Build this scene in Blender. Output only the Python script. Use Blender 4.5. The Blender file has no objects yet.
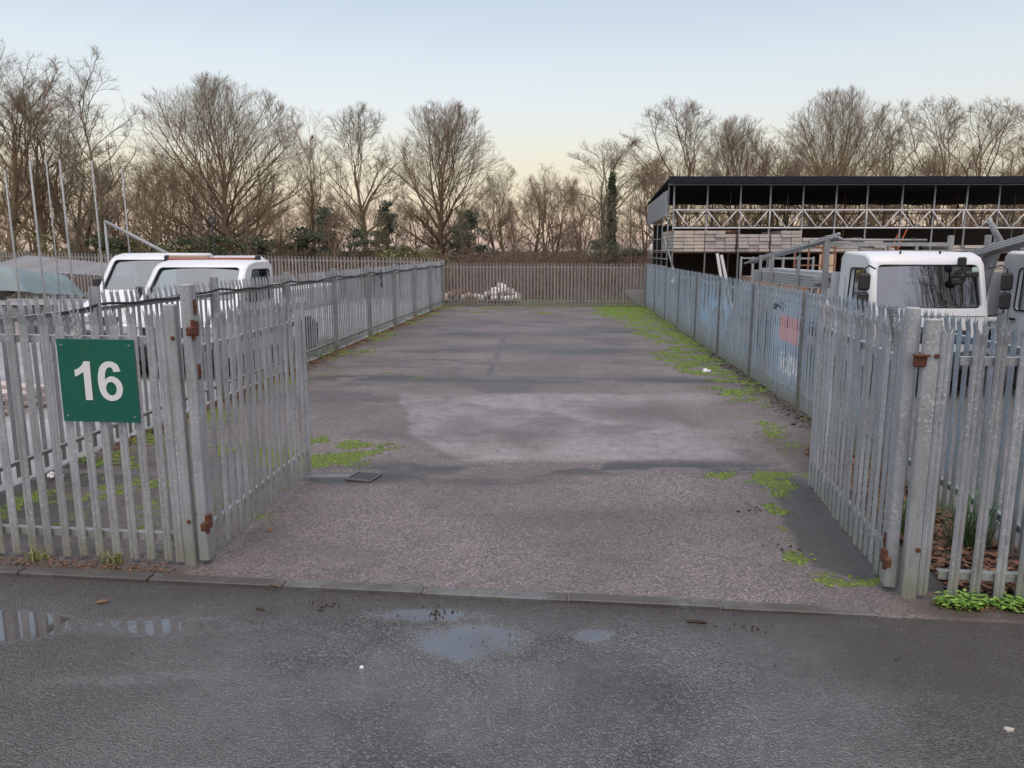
import bpy, bmesh, math, random
import numpy as np
from mathutils import Vector, Matrix
R = math.radians
random.seed(7); rng = np.random.default_rng(7)
sc = bpy.context.scene; col = sc.collection

# ------------------------------------------------------------------ materials
class NT:
    def __init__(s, name):
        s.m = bpy.data.materials.new(name); s.m.use_nodes = True
        s.t = s.m.node_tree; s.b = s.t.nodes['Principled BSDF']; s.out = s.t.nodes['Material Output']
        s._pos = None
    def n(s, ty, **k):
        x = s.t.nodes.new(ty)
        for a, v in k.items(): setattr(x, a, v)
        return x
    def l(s, a, b): s.t.links.new(a, b)
    def inp(s, sock, v):
        if hasattr(v, 'is_linked'): s.l(v, sock)
        elif isinstance(v, (tuple, list)): sock.default_value = (*v, 1) if len(v) == 3 and sock.type == 'RGBA' else v
        elif sock.type == 'RGBA': sock.default_value = (v, v, v, 1)
        else: sock.default_value = v
    def pos(s):
        if s._pos is None: s._pos = s.n('ShaderNodeNewGeometry').outputs['Position']
        return s._pos
    def obj(s): return s.n('ShaderNodeTexCoord').outputs['Object']
    def scale(s, v, sc_):
        x = s.n('ShaderNodeVectorMath', operation='MULTIPLY'); s.l(v, x.inputs[0]); x.inputs[1].default_value = sc_; return x.outputs[0]
    def noise(s, sc_, det=4, rough=.55, vec=None, dist=0):
        x = s.n('ShaderNodeTexNoise'); x.inputs['Scale'].default_value = sc_; x.inputs['Detail'].default_value = det
        x.inputs['Roughness'].default_value = rough; x.inputs['Distortion'].default_value = dist
        s.l(vec if vec is not None else s.pos(), x.inputs['Vector']); return x.outputs['Fac']
    def vor(s, sc_, vec=None, out='Distance', rnd=1):
        x = s.n('ShaderNodeTexVoronoi'); x.inputs['Scale'].default_value = sc_; x.inputs['Randomness'].default_value = rnd
        s.l(vec if vec is not None else s.pos(), x.inputs['Vector']); return x.outputs[out]
    def ramp(s, f, stops):
        x = s.n('ShaderNodeValToRGB'); e = x.color_ramp.elements
        while len(e) < len(stops): e.new(.5)
        for i, (p, c) in enumerate(stops):
            e[i].position = p; e[i].color = (*c, 1) if isinstance(c, tuple) else (c, c, c, 1)
        s.l(f, x.inputs[0]); return x.outputs[0]
    def mix(s, f, a, b, mode='MIX'):
        x = s.n('ShaderNodeMix', data_type='RGBA', blend_type=mode)
        s.inp(x.inputs[0], f); s.inp(x.inputs[6], a); s.inp(x.inputs[7], b); return x.outputs[2]
    def math(s, op, a, b=0.0, c=None, clamp=False):
        x = s.n('ShaderNodeMath', operation=op, use_clamp=clamp); s.inp(x.inputs[0], a); s.inp(x.inputs[1], b)
        if c is not None: s.inp(x.inputs[2], c)
        return x.outputs[0]
    def sm(s, v, a, b):
        x = s.n('ShaderNodeMapRange', interpolation_type='SMOOTHSTEP'); s.inp(x.inputs[0], v)
        x.inputs[1].default_value = a; x.inputs[2].default_value = b; return x.outputs[0]
    def attr(s, name):
        x = s.n('ShaderNodeAttribute'); x.attribute_name = name; return x.outputs['Fac']
    def sep(s, v):
        x = s.n('ShaderNodeSeparateXYZ'); s.l(v, x.inputs[0]); return x.outputs
    def bump(s, h, st=.3, dist=.01, nrm=None):
        x = s.n('ShaderNodeBump'); s.inp(x.inputs['Strength'], st); x.inputs['Distance'].default_value = dist
        s.l(h, x.inputs['Height'])
        if nrm is not None: s.l(nrm, x.inputs['Normal'])
        return x.outputs[0]
    def fin(s, c=None, r=None, met=None, nrm=None, spec=None):
        if c is not None: s.inp(s.b.inputs['Base Color'], c)
        if r is not None: s.inp(s.b.inputs['Roughness'], r)
        if met is not None: s.inp(s.b.inputs['Metallic'], met)
        if nrm is not None: s.l(nrm, s.b.inputs['Normal'])
        if spec is not None: s.inp(s.b.inputs['Specular IOR Level'], spec)
        return s.m

def simple(name, c, r=.6, met=0, var=.15, sc_=6, bump=0, spec=.5):
    k = NT(name); n1 = k.noise(sc_, 5)
    cc = k.mix(n1, tuple(x*(1-var) for x in c), tuple(min(1, x*(1+var)) for x in c))
    nr = k.bump(k.noise(sc_*8, 3), bump, .004) if bump else None
    return k.fin(cc, r, met, nr, spec)

def galv(name, base=(.40, .422, .452), green=.6, met=.25, graffiti=None):
    k = NT(name); p = k.pos()
    a = k.noise(3.0, 5); sp = k.vor(55, out='Color'); s1 = k.sep(sp)[0]
    c = k.mix(k.ramp(a, [(.3, .0), (.7, 1.)]), tuple(x*.72 for x in base), tuple(x*1.12 for x in base))
    c = k.mix(k.math('MULTIPLY', k.ramp(s1, [(.0, 0.), (1., 1.)]), .30), c, tuple(min(1, x*1.5) for x in base))
    s2 = k.sep(k.vor(85, out='Color'))[1]; c = k.mix(k.math('MULTIPLY', k.ramp(s2, [(.80, 0.), (.92, 1.)]), k.ramp(k.noise(2.2, 3), [(.42, .1), (.62, .75)])), c, (.72, .74, .76))
    isl = k.n('ShaderNodeNewGeometry').outputs['Random Per Island']; c = k.mix(k.math('MULTIPLY', isl, .38), c, (.17, .175, .18))
    # streaks running down the steel
    st = k.noise(1, 4, .6, k.scale(p, (42, 42, 1.6)))
    c = k.mix(k.math('MULTIPLY', k.ramp(st, [(.45, 0.), (.72, 1.)]), .55), c, (.20, .20, .195))
    rr = k.noise(9, 6, .7); c = k.mix(k.math('MULTIPLY', k.ramp(rr, [(.68, 0.), (.78, 1.)]), .45), c, (.22, .12, .07))
    if graffiti: c = graffiti(k, c)
    c = k.mix(.0, c, c); z = k.sep(p)[2]; zz = k.math('ADD', z, k.math('MULTIPLY', k.math('SUBTRACT', k.noise(5, 4), .5), .55))
    g = k.math('MULTIPLY', k.math('SUBTRACT', 1.0, k.sm(zz, -.05, .42)), green)
    c = k.mix(g, c, k.mix(k.noise(14, 3), (.14, .16, .07), (.26, .26, .17)))
    return k.fin(c, k.ramp(a, [(.2, .42), (.8, .62)]), met, k.bump(k.noise(120, 2), .12, .003))

def graff(k, c):
    x, y, z = k.sep(k.pos())
    def box(y0, y1, z0, z1, e=.05):
        a = k.math('MULTIPLY', k.sm(y, y0-e, y0+e), k.math('SUBTRACT', 1.0, k.sm(y, y1-e, y1+e)))
        b = k.math('MULTIPLY', k.sm(z, z0-e, z0+e), k.math('SUBTRACT', 1.0, k.sm(z, z1-e, z1+e)))
        return k.math('MULTIPLY', a, b)
    n = k.noise(2.4, 4, .6, dist=.8)
    c = k.mix(k.math('MULTIPLY', k.ramp(n, [(.42, 0.), (.6, 1.)]), .42), c, (.30, .41, .52))
    c = k.mix(k.math('MULTIPLY', box(10.1, 11.6, .2, 1.45, .2), .45), c, (.40, .56, .70))
    c = k.mix(k.math('MULTIPLY', box(10.25, 11.2, .86, 1.22, .02), .85), c, (.66, .36, .38))
    c = k.mix(k.math('MULTIPLY', box(10.2, 11.1, .40, .70, .05), k.ramp(k.noise(7, 3, dist=2), [(.45, 0.), (.55, .85)])), c, (.75, .78, .80))
    c = k.mix(k.math('MULTIPLY', box(14.5, 17.6, .55, 1.3, .25), k.ramp(n, [(.4, 0.), (.6, .75)])), c, (.38, .58, .76))
    return c

M = {}
M['galv'] = galv('galvanised_steel')
M['galv_post'] = galv('galvanised_post', (.385, .407, .43))
M['galv_gate'] = galv('galvanised_gate', (.405, .427, .455), .45)
M['galv_blue'] = galv('galvanised_blue', (.34, .39, .43), .7, .2, graff)
M['galv_dark'] = galv('shaded_post', (.17, .19, .19), .6, .2)  # dark tone paints in the shadow side of the right fence posts
M['galv_brown'] = galv('weathered_back', (.30, .27, .25), .7, .15)
M['scaf'] = galv('scaffold_tube', (.34, .35, .36), .0, .3)
M['rust'] = simple('rust', (.12, .048, .026), .9, .1, .4, 40, .4)
M['rusty_tube'] = simple('rusty_tube', (.28, .13, .09), .8, .1, .3, 8)
M['orange'] = simple('orange_paint', (.55, .14, .05), .6, 0, .2, 6)
M['white'] = simple('white_paint', (.68, .70, .72), .28, 0, .04, 3)
M['white2'] = simple('white_paint_dirty', (.72, .73, .73), .4, 0, .12, 3)
M['black'] = simple('black_plastic', (.022, .022, .024), .45, 0, .2, 6)
M['rubber'] = simple('rubber', (.02, .02, .02), .8, 0, .2, 12)
M['seat'] = simple('seat_fabric', (.05, .05, .055), .9)
M['interior'] = simple('interior_trim', (.06, .06, .065), .8)
M['red'] = simple('red_lens', (.28, .06, .045), .35)
M['amber'] = simple('tan_box', (.42, .30, .22), .6)
M['dkmetal'] = simple('dark_steel', (.05, .052, .055), .55, .4)
M['lens'] = simple('headlight_lens', (.5, .52, .55), .12, .3)
M['cable'] = simple('black_cable', (.018, .018, .02), .6)
M['silver'] = simple('aluminium_board', (.55, .56, .57), .4, .6, .15, 5)
M['roof'] = simple('roof_sheet', (.022, .022, .03), .9, 0, .3, 2, .2, .2)
M['sheet_dark'] = simple('dark_sheeting', (.055, .045, .04), .9, 0, .4, 1.2, .3, .2)
M['corr'] = simple('corrugated_steel', (.58, .60, .62), .5, .3, .2, 2)
M['teal'] = simple('teal_tarpaulin', (.19, .25, .26), .6, 0, .2, 3, .3)
M['greyroof'] = simple('grey_sheet', (.22, .22, .225), .7, 0, .2, 2)
M['paint_white'] = simple('lattice_white', (.70, .69, .69), .55, 0, .15, 5)
M['wood'] = simple('pale_board', (.52, .465, .40), .8, 0, .3, 3)
M['ply'] = simple('ply_board', (.62, .46, .32), .8, 0, .1, 3)
M['boardend'] = simple('weathered_board', (.47, .42, .39), .85, 0, .35, 4, .3)
M['brownpile'] = simple('brown_board', (.30, .19, .13), .9, 0, .35, 3)
M['rubble'] = simple('rubble', (.74, .70, .67), .9, 0, .25, 4, .4)
M['iron'] = simple('cast_iron', (.13, .13, .13), .4, .4, .2, 20)
M['fabric'] = simple('rag', (.10, .105, .11), .9)
M['litter'] = simple('white_litter', (.7, .7, .7), .6)
M['stick'] = simple('stick', (.05, .035, .025), .9)

def bark(name, c1, c2):
    k = NT(name); n = k.noise(1, 5, .6, k.scale(k.obj(), (6, 6, 1.2)))
    c = k.mix(n, c1, c2)
    c = k.mix(k.math('MULTIPLY', k.ramp(k.noise(.35, 3), [(.4, 0.), (.65, 1.)]), .4), c, (.14, .15, .06))
    return k.fin(c, .9, 0, k.bump(n, .5, .02))
M['bark'] = bark('bark', (.15, .102, .070), (.27, .195, .14))
M['twig'] = bark('twig', (.18, .12, .078), (.30, .205, .132))
M['twig_red'] = bark('twig_reddish', (.20, .12, .078), (.33, .21, .14))
M['birch'] = bark('pale_twig', (.14, .11, .08), (.26, .21, .16))

def leafm(name, a, b, r=.5):
    k = NT(name); n = k.n('ShaderNodeNewGeometry').outputs['Random Per Island']
    c = k.mix(n, a, b); return k.fin(c, r, 0)
M['holly'] = leafm('evergreen_leaf', (.03, .045, .028), (.085, .11, .06))
M['hedge'] = leafm('hedge_leaf', (.025, .045, .018), (.07, .10, .035))
M['ivy'] = leafm('ivy_leaf', (.02, .04, .015), (.06, .10, .03))
M['olive'] = leafm('olive_leaf', (.10, .11, .03), (.20, .19, .06))
M['weed'] = leafm('weed_leaf', (.10, .22, .03), (.26, .42, .07))
M['grassb'] = leafm('grass_blade', (.14, .20, .05), (.40, .38, .15))
M['dgrass'] = leafm('dark_grass', (.05, .11, .04), (.10, .18, .06))
M['mossb'] = leafm('moss_tuft', (.045, .08, .016), (.17, .25, .030), .9)
M['deadleaf'] = leafm('dead_leaf', (.06, .032, .018), (.25, .125, .07), .8)
M['bramble'] = leafm('bramble_stem', (.10, .065, .045), (.24, .16, .11), .9)
M['grit'] = leafm('grit', (.03, .025, .02), (.14, .12, .10), .9)

def sign_green():
    k = NT('sign_green'); st = k.noise(1, 5, .65, k.scale(k.pos(), (14, 14, 1.5))); return k.fin(k.mix(k.math('MULTIPLY', k.ramp(st, [(.5, 0.), (.75, 1.)]), .22), k.mix(k.noise(3, 5), (.002, .095, .064), (.004, .115, .078)), (.06, .10, .085)), .28)
M['sign'] = sign_green()
M['signwhite'] = simple('sign_white', (.72, .73, .74), .4, 0, .03)

def glass(name, tint=(.55, .6, .6), ior=1.75):
    k = NT(name); t = k.t
    k.t.nodes.remove(k.b)
    fr = k.n('ShaderNodeFresnel'); fr.inputs[0].default_value = ior
    tr = k.n('ShaderNodeBsdfTransparent'); tr.inputs[0].default_value = (*tint, 1)
    gl = k.n('ShaderNodeBsdfGlossy'); gl.inputs['Roughness'].default_value = .015; gl.inputs[0].default_value = (.95, .97, 1, 1)
    mx = k.n('ShaderNodeMixShader'); k.l(fr.outputs[0], mx.inputs[0]); k.l(tr.outputs[0], mx.inputs[1]); k.l(gl.outputs[0], mx.inputs[2])
    k.l(mx.outputs[0], k.out.inputs[0]); return k.m
M['glass'] = glass('window_glass')
M['screen'] = glass('windscreen_glass', (.42, .47, .47), 2.9)
M['vanscreen'] = glass('van_windscreen_glass', (.30, .42, .44), 2.1)

def yard_mat():
    k = NT('yard_tarmac')
    sp = k.sep(k.vor(95, out='Color'))[0]; sp2 = k.sep(k.vor(210, out='Color'))[1]
    big = k.noise(.55, 6, .6); mid = k.noise(3.5, 6, .65)
    c = k.ramp(sp, [(.0, (.038, .032, .031)), (.35, (.112, .095, .092)), (.7, (.185, .157, .150)), (1., (.40, .355, .335))])
    c = k.mix(.22, c, (.132, .112, .109))
    c = k.mix(k.math('MULTIPLY', k.ramp(k.noise(11, 5, .75), [(.52, 0.), (.72, 1.)]), .45), c, (.06, .048, .047))
    c = k.mix(k.math('MULTIPLY', k.ramp(sp2, [(.8, 0.), (.95, 1.)]), .35), c, (.42, .37, .35))
    c = k.mix(k.math('MULTIPLY', k.ramp(big, [(.36, 0.), (.60, 1.)]), .55), c, (.078, .066, .063))
    c = k.mix(k.math('MULTIPLY', k.ramp(mid, [(.5, 0.), (.72, 1.)]), .5), c, (.185, .158, .150))
    wv = k.n('ShaderNodeVectorMath', operation='ADD'); k.l(k.pos(), wv.inputs[0]); nz = k.n('ShaderNodeTexNoise'); nz.inputs['Scale'].default_value = 1.6; nz.inputs['Detail'].default_value = 6; k.l(k.pos(), nz.inputs['Vector']); k.l(nz.outputs['Color'], wv.inputs[1])
    ve = k.n('ShaderNodeTexVoronoi', feature='DISTANCE_TO_EDGE'); ve.inputs['Scale'].default_value = .42; k.l(wv.outputs[0], ve.inputs['Vector'])
    cr = k.math('MULTIPLY', k.math('SUBTRACT', 1.0, k.sm(ve.outputs['Distance'], .001, .006)), k.ramp(k.noise(.5, 3), [(.47, 0.), (.6, .8)])); c = k.mix(cr, c, (.03, .028, .022))
    lt = k.math('MULTIPLY', k.attr('patch'), k.ramp(k.noise(6, 6, .75), [(.32, .35), (.62, 1.15)])); c = k.mix(k.math('MULTIPLY', lt, .42), c, (.36, .32, .33))
    sm_ = k.attr('smooth'); c = k.mix(k.math('MULTIPLY', sm_, .92), c, k.mix(mid, (.042, .042, .042), (.075, .073, .070)))
    wet = k.attr('wet'); w = k.math('MULTIPLY', wet, k.ramp(mid, [(.25, .8), (.5, 1.1)]), clamp=True)
    c = k.mix(k.math('MULTIPLY', w, .85), c, (.034, .032, .032))
    dirt = k.attr('dirt'); c = k.mix(k.math('MULTIPLY', dirt, k.ramp(mid, [(.3, .5), (.6, 1.)])), c, k.mix(k.noise(30, 5, .7), (.03, .024, .019), (.10, .08, .06)))
    moss = k.attr('moss'); mn = k.noise(8, 6, .7)
    mm = k.sm(k.math('ADD', moss, k.math('ADD', k.math('MULTIPLY', k.math('SUBTRACT', mn, .5), 1.7), k.math('MULTIPLY', k.math('SUBTRACT', k.noise(45, 3), .5), .7))), .36, .85)
    mc = k.mix(k.noise(22, 4), (.045, .065, .020), (.145, .20, .028))
    c = k.mix(k.math('MULTIPLY', mm, .92), c, mc)
    r = k.math('SUBTRACT', .62, k.math('MULTIPLY', w, .32)); r = k.math('SUBTRACT', r, k.math('MULTIPLY', lt, .17))
    r = k.math('ADD', r, k.math('MULTIPLY', mm, .4)); pu = k.attr('puddle')
    r = k.mix(pu, r, .06)
    h = k.math('ADD', k.vor(95), k.math('MULTIPLY', k.noise(40, 4), .6)); h = k.math('ADD', h, k.math('MULTIPLY', mm, 1.4))
    bs = k.math('MULTIPLY', k.math('SUBTRACT', 1.0, pu), .55)
    return k.fin(c, r, 0, k.bump(h, bs, .006), .5)
M['yard'] = yard_mat()

def road_mat():
    k = NT('road_tarmac')
    cell = k.vor(115); sp = k.sep(k.vor(115, out='Color'))[0]; chip = k.vor(48)
    big = k.noise(.8, 5, .6); mid = k.noise(4, 6, .65)
    c = k.ramp(sp, [(0., (.010, .010, .012)), (.55, (.030, .031, .035)), (1., (.17, .17, .175))])  # stone speckle; the brightest flecks also paint in wet glints
    c = k.mix(k.math('MULTIPLY', k.ramp(big, [(.4, 0.), (.65, 1.)]), .55), c, (.038, .035, .033))
    dirt = k.attr('dirt'); c = k.mix(k.math('MULTIPLY', dirt, k.ramp(mid, [(.3, .35), (.62, 1.)])), c, k.mix(k.noise(35, 5, .7), (.019, .015, .012), (.058, .046, .037)))
    pu = k.sm(k.math('ADD', k.attr('puddle'), k.math('ADD', k.math('MULTIPLY', k.math('SUBTRACT', k.noise(5, 6, .7), .5), 1.1), k.math('MULTIPLY', k.math('SUBTRACT', k.noise(46, 4, .7), .5), 1.15))), .36, .92)
    c = k.mix(pu, c, k.mix(mid, (.050, .045, .042), (.075, .068, .062)))  # puddle colour lightened, painting in part of the sky reflection
    dry = k.ramp(big, [(.35, .0), (.7, 1.)])
    r = k.math('ADD', .17, k.math('MULTIPLY', dry, .16)); r = k.math('ADD', r, k.math('MULTIPLY', dirt, .22))
    r = k.mix(pu, r, .02); k.inp(k.b.inputs['IOR'], k.math('ADD', 1.5, k.math('MULTIPLY', pu, .25)))
    h = k.math('ADD', k.math('MULTIPLY', cell, -1.1), k.math('ADD', k.math('MULTIPLY', chip, -.9), k.math('MULTIPLY', k.noise(60, 5, .75), .9)))
    b1 = k.bump(h, k.math('MULTIPLY', k.math('SUBTRACT', 1.0, pu), k.math('ADD', .8, k.math('MULTIPLY', big, .5))), .009)
    film = k.math('MULTIPLY', k.ramp(k.noise(1.1, 4, .6), [(.36, .25), (.56, 1.)]), k.math('SUBTRACT', 1.0, k.math('MULTIPLY', dirt, .95), clamp=True))
    k.inp(k.b.inputs['Coat Weight'], film); k.b.inputs['Coat IOR'].default_value = 2.0; k.b.inputs['Coat Roughness'].default_value = .07
    k.l(k.bump(k.math('ADD', k.noise(85, 4, .7), k.math('MULTIPLY', cell, -.8)), k.math('MULTIPLY', k.math('SUBTRACT', 1.0, pu), 1.0), .010), k.b.inputs['Coat Normal'])
    return k.fin(c, r, 0, b1, 1.0)
M['road'] = road_mat()

def ground_mat(name, a, b, c3, r=.85):
    k = NT(name); n = k.noise(.7, 6, .65); n2 = k.noise(18, 5, .7)
    c = k.mix(k.ramp(n, [(.35, 0.), (.65, 1.)]), a, b); c = k.mix(k.math('MULTIPLY', k.ramp(n2, [(.5, 0.), (.7, 1.)]), .6), c, c3)
    return k.fin(c, r, 0, k.bump(n2, .5, .02))
M['gravel'] = ground_mat('pale_hardstanding', (.24, .24, .24), (.38, .38, .38), (.15, .15, .14), .6)
M['rgravel'] = ground_mat('wet_hardstanding', (.10, .10, .10), (.19, .185, .18), (.07, .065, .06), .5)
M['soil'] = ground_mat('woodland_soil', (.035, .027, .022), (.075, .055, .04), (.11, .08, .052))
M['field'] = ground_mat('field', (.06, .07, .03), (.10, .10, .05), (.05, .05, .03))
def kerb_mat():
    k = NT('kerb_concrete'); n = k.noise(6, 6, .65); r_ = k.n('ShaderNodeNewGeometry').outputs['Random Per Island']
    c = k.mix(n, (.085, .088, .090), (.175, .18, .18)); c = k.mix(k.math('MULTIPLY', r_, .35), c, (.12, .11, .10))
    c = k.mix(k.math('MULTIPLY', k.ramp(k.noise(1.3, 3), [(.42, 0.), (.56, 1.)]), .8), c, (.055, .047, .040))
    c = k.mix(k.math('MULTIPLY', k.ramp(k.noise(24, 5, .75), [(.5, 0.), (.62, 1.)]), .7), c, (.05, .044, .038))
    return k.fin(c, .5, 0, k.bump(k.noise(90, 4), .3, .004))
M['kerb'] = kerb_mat()

# ------------------------------------------------------------------ mesh builders
class MB:
    def __init__(s): s.v = []; s.f = []; s.n = 0
    def add(s, vs, fs):
        o = s.n; s.v.extend([tuple(map(float, p)) for p in vs]); s.f.extend([tuple(i+o for i in f) for f in fs]); s.n += len(vs); return s
    def box(s, c, d, rz=0, rot=None):
        x, y, z = [a/2 for a in d]
        m = rot if rot is not None else Matrix.Rotation(rz, 3, 'Z')
        vs = [Vector(c) + m @ Vector((i*x, j*y, k*z)) for i in (-1, 1) for j in (-1, 1) for k in (-1, 1)]
        return s.add(vs, [(0, 1, 3, 2), (4, 6, 7, 5), (0, 4, 5, 1), (2, 3, 7, 6), (0, 2, 6, 4), (1, 5, 7, 3)])
    def cbox(s, c, d, b=.01, rz=0):
        # box with chamfered vertical and top edges
        x, y, z = [a/2 for a in d]; b = min(b, x*.9, y*.9, z*.9)
        m = Matrix.Rotation(rz, 3, 'Z'); vs = []
        def ring(xx, yy, bb, zz):
            return [(xx-bb, -yy, zz), (xx, -yy+bb, zz), (xx, yy-bb, zz), (xx-bb, yy, zz), (-xx+bb, yy, zz), (-xx, yy-bb, zz), (-xx, -yy+bb, zz), (-xx+bb, -yy, zz)]
        rs = [ring(x-b, y-b, b*.5, -z), ring(x, y, b, -z+b), ring(x, y, b, z-b), ring(x-b, y-b, b*.5, z)]
        for r_ in rs: vs += [Vector(c) + m @ Vector(p) for p in r_]
        fs = [tuple(range(7, -1, -1)), tuple(range(24, 32))]
        for k in range(3):
            for i in range(8): fs.append((k*8+i, k*8+(i+1) % 8, k*8+8+(i+1) % 8, k*8+8+i))
        return s.add(vs, fs)
    def bar(s, p0, p1, w, h, up=(0, 0, 1)):
        p0, p1 = Vector(p0), Vector(p1); d = (p1-p0).normalized(); u = Vector(up)
        if abs(d.dot(u)) > .98: u = Vector((0, 1, 0))
        a = d.cross(u).normalized()*w/2; b = a.cross(d).normalized()*h/2
        vs = [p+i*a+j*b for p in (p0, p1) for i, j in ((-1, -1), (1, -1), (1, 1), (-1, 1))]
        return s.add(vs, [(0, 3, 2, 1), (4, 5, 6, 7), (0, 1, 5, 4), (1, 2, 6, 5), (2, 3, 7, 6), (3, 0, 4, 7)])
    def tube(s, pts, r, n=8, cap=True):
        pts = [Vector(p) for p in pts]; k = len(pts); rr = r if isinstance(r, (list, tuple)) else [r]*k
        vs = []; prev = None
        for i, p in enumerate(pts):
            d = (pts[min(i+1, k-1)]-pts[max(i-1, 0)]).normalized()
            u = Vector((0, 0, 1)) if abs(d.z) < .95 else Vector((1, 0, 0))
            if prev is not None: u = prev
            a = d.cross(u).normalized(); b = d.cross(a).normalized(); prev = a.cross(d).normalized() if False else u
            for j in range(n):
                t = 2*math.pi*j/n; vs.append(p+rr[i]*(math.cos(t)*a+math.sin(t)*b))
        fs = [(i*n+j, i*n+(j+1) % n, (i+1)*n+(j+1) % n, (i+1)*n+j) for i in range(k-1) for j in range(n)]
        if cap: fs += [tuple(range(n-1, -1, -1)), tuple(range((k-1)*n, k*n))]
        return s.add(vs, fs)
    def prism(s, poly, axis, a, b):
        # poly in the two other axes, extruded along axis from a to b
        def P(q, t):
            return {'x': (t, q[0], q[1]), 'y': (q[0], t, q[1]), 'z': (q[0], q[1], t)}[axis]
        n = len(poly); vs = [P(q, a) for q in poly]+[P(q, b) for q in poly]
        fs = [tuple(range(n)), tuple(range(2*n-1, n-1, -1))]+[(i, i+n, (i+1) % n+n, (i+1) % n) for i in range(n)]
        return s.add(vs, fs)
    def build(s, name, mat, parent=None, smooth=False, fix=False):
        me = bpy.data.meshes.new(name); me.from_pydata(s.v, [], s.f); me.materials.append(mat)
        if fix:
            b = bmesh.new(); b.from_mesh(me); bmesh.ops.recalc_face_normals(b, faces=b.faces); b.to_mesh(me); b.free()
        if smooth: me.shade_smooth()
        me.update(); return link(name, me, parent)

def link(name, me, parent=None):
    o = bpy.data.objects.new(name, me); col.objects.link(o)
    if parent is not None: o.parent = parent
    return o
def npmesh(name, V, F, mat, parent=None, smooth=False):
    me = bpy.data.meshes.new(name); V = np.asarray(V, np.float32); F = np.asarray(F, np.int32)
    me.vertices.add(len(V)); me.vertices.foreach_set('co', V.ravel())
    k = F.shape[1]; me.loops.add(F.size); me.loops.foreach_set('vertex_index', F.ravel())
    me.polygons.add(len(F)); me.polygons.foreach_set('loop_start', np.arange(0, F.size, k, dtype=np.int32))
    me.polygons.foreach_set('loop_total', np.full(len(F), k, np.int32)); me.update(calc_edges=True)
    if smooth: me.shade_smooth()
    me.materials.append(mat); return link(name, me, parent)
def tag(o, label=None, cat=None, group=None, kind=None):
    if label: o['label'] = label
    if cat: o['category'] = cat
    if group: o['group'] = group
    if kind: o['kind'] = kind
    return o
def empty(name, loc, rz=0, label=None, cat=None, group=None):
    o = bpy.data.objects.new(name, None); col.objects.link(o); o.location = loc; o.rotation_euler.z = rz
    o.empty_display_size = .3; return tag(o, label, cat, group)
def copy_tree(o, parent=None):
    c = o.copy(); col.objects.link(c)
    if parent is not None: c.parent = parent
    for ch in list(o.children): copy_tree(ch, c)
    return c

# ------------------------------------------------------------------ numeric noise for surface masks
def vnoise(x, y, seed=0):
    xi, yi = np.floor(x).astype(np.int64), np.floor(y).astype(np.int64); xf, yf = x-xi, y-yi
    def h(a, b):
        n = (a*374761393+b*668265263+seed*974711) & 0x7fffffff; n = ((n ^ (n >> 13))*1274126177) & 0x7fffffff
        return ((n ^ (n >> 16)) & 0xffff)/65535.
    u, v = xf*xf*(3-2*xf), yf*yf*(3-2*yf)
    return (h(xi, yi)*(1-u)+h(xi+1, yi)*u)*(1-v)+(h(xi, yi+1)*(1-u)+h(xi+1, yi+1)*u)*v
def fbm(x, y, seed=0, o=4):
    a, s, t = .5, 0, 0
    for i in range(o): s = s+a*vnoise(x*2**i, y*2**i, seed+i*17); t += a; a *= .55
    return s/t
def ss(v, a, b): t = np.clip((v-a)/(b-a), 0, 1); return t*t*(3-2*t)
def blob(X, Y, cx, cy, rx, ry, e=.5):
    d = np.sqrt(((X-cx)/rx)**2+((Y-cy)/ry)**2); return 1-ss(d, 1-e, 1+e)
def xl(y): return -4.74+.0815*(y-5.2)+np.where(np.asarray(y) > 0, 0, 0)   # left fence line
def xr(y): return 3.58+.064*(y-5.0)                                       # right fence line
def yk(x): return 4.57-.107*x                                             # inner kerb edge
def setattrs(o, d):
    for k_, v in d.items():
        a = o.data.attributes.new(k_, 'FLOAT', 'POINT'); a.data.foreach_set('value', np.asarray(v, np.float32).ravel())
def gridmesh(name, X, Y, Z, mat):
    ny, nx = X.shape; V = np.stack([X, Y, Z], -1).reshape(-1, 3)
    i = np.arange(ny-1)[:, None]*nx+np.arange(nx-1)[None]; F = np.stack([i, i+1, i+nx+1, i+nx], -1).reshape(-1, 4)
    return npmesh(name, V, F, mat, smooth=True)

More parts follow.
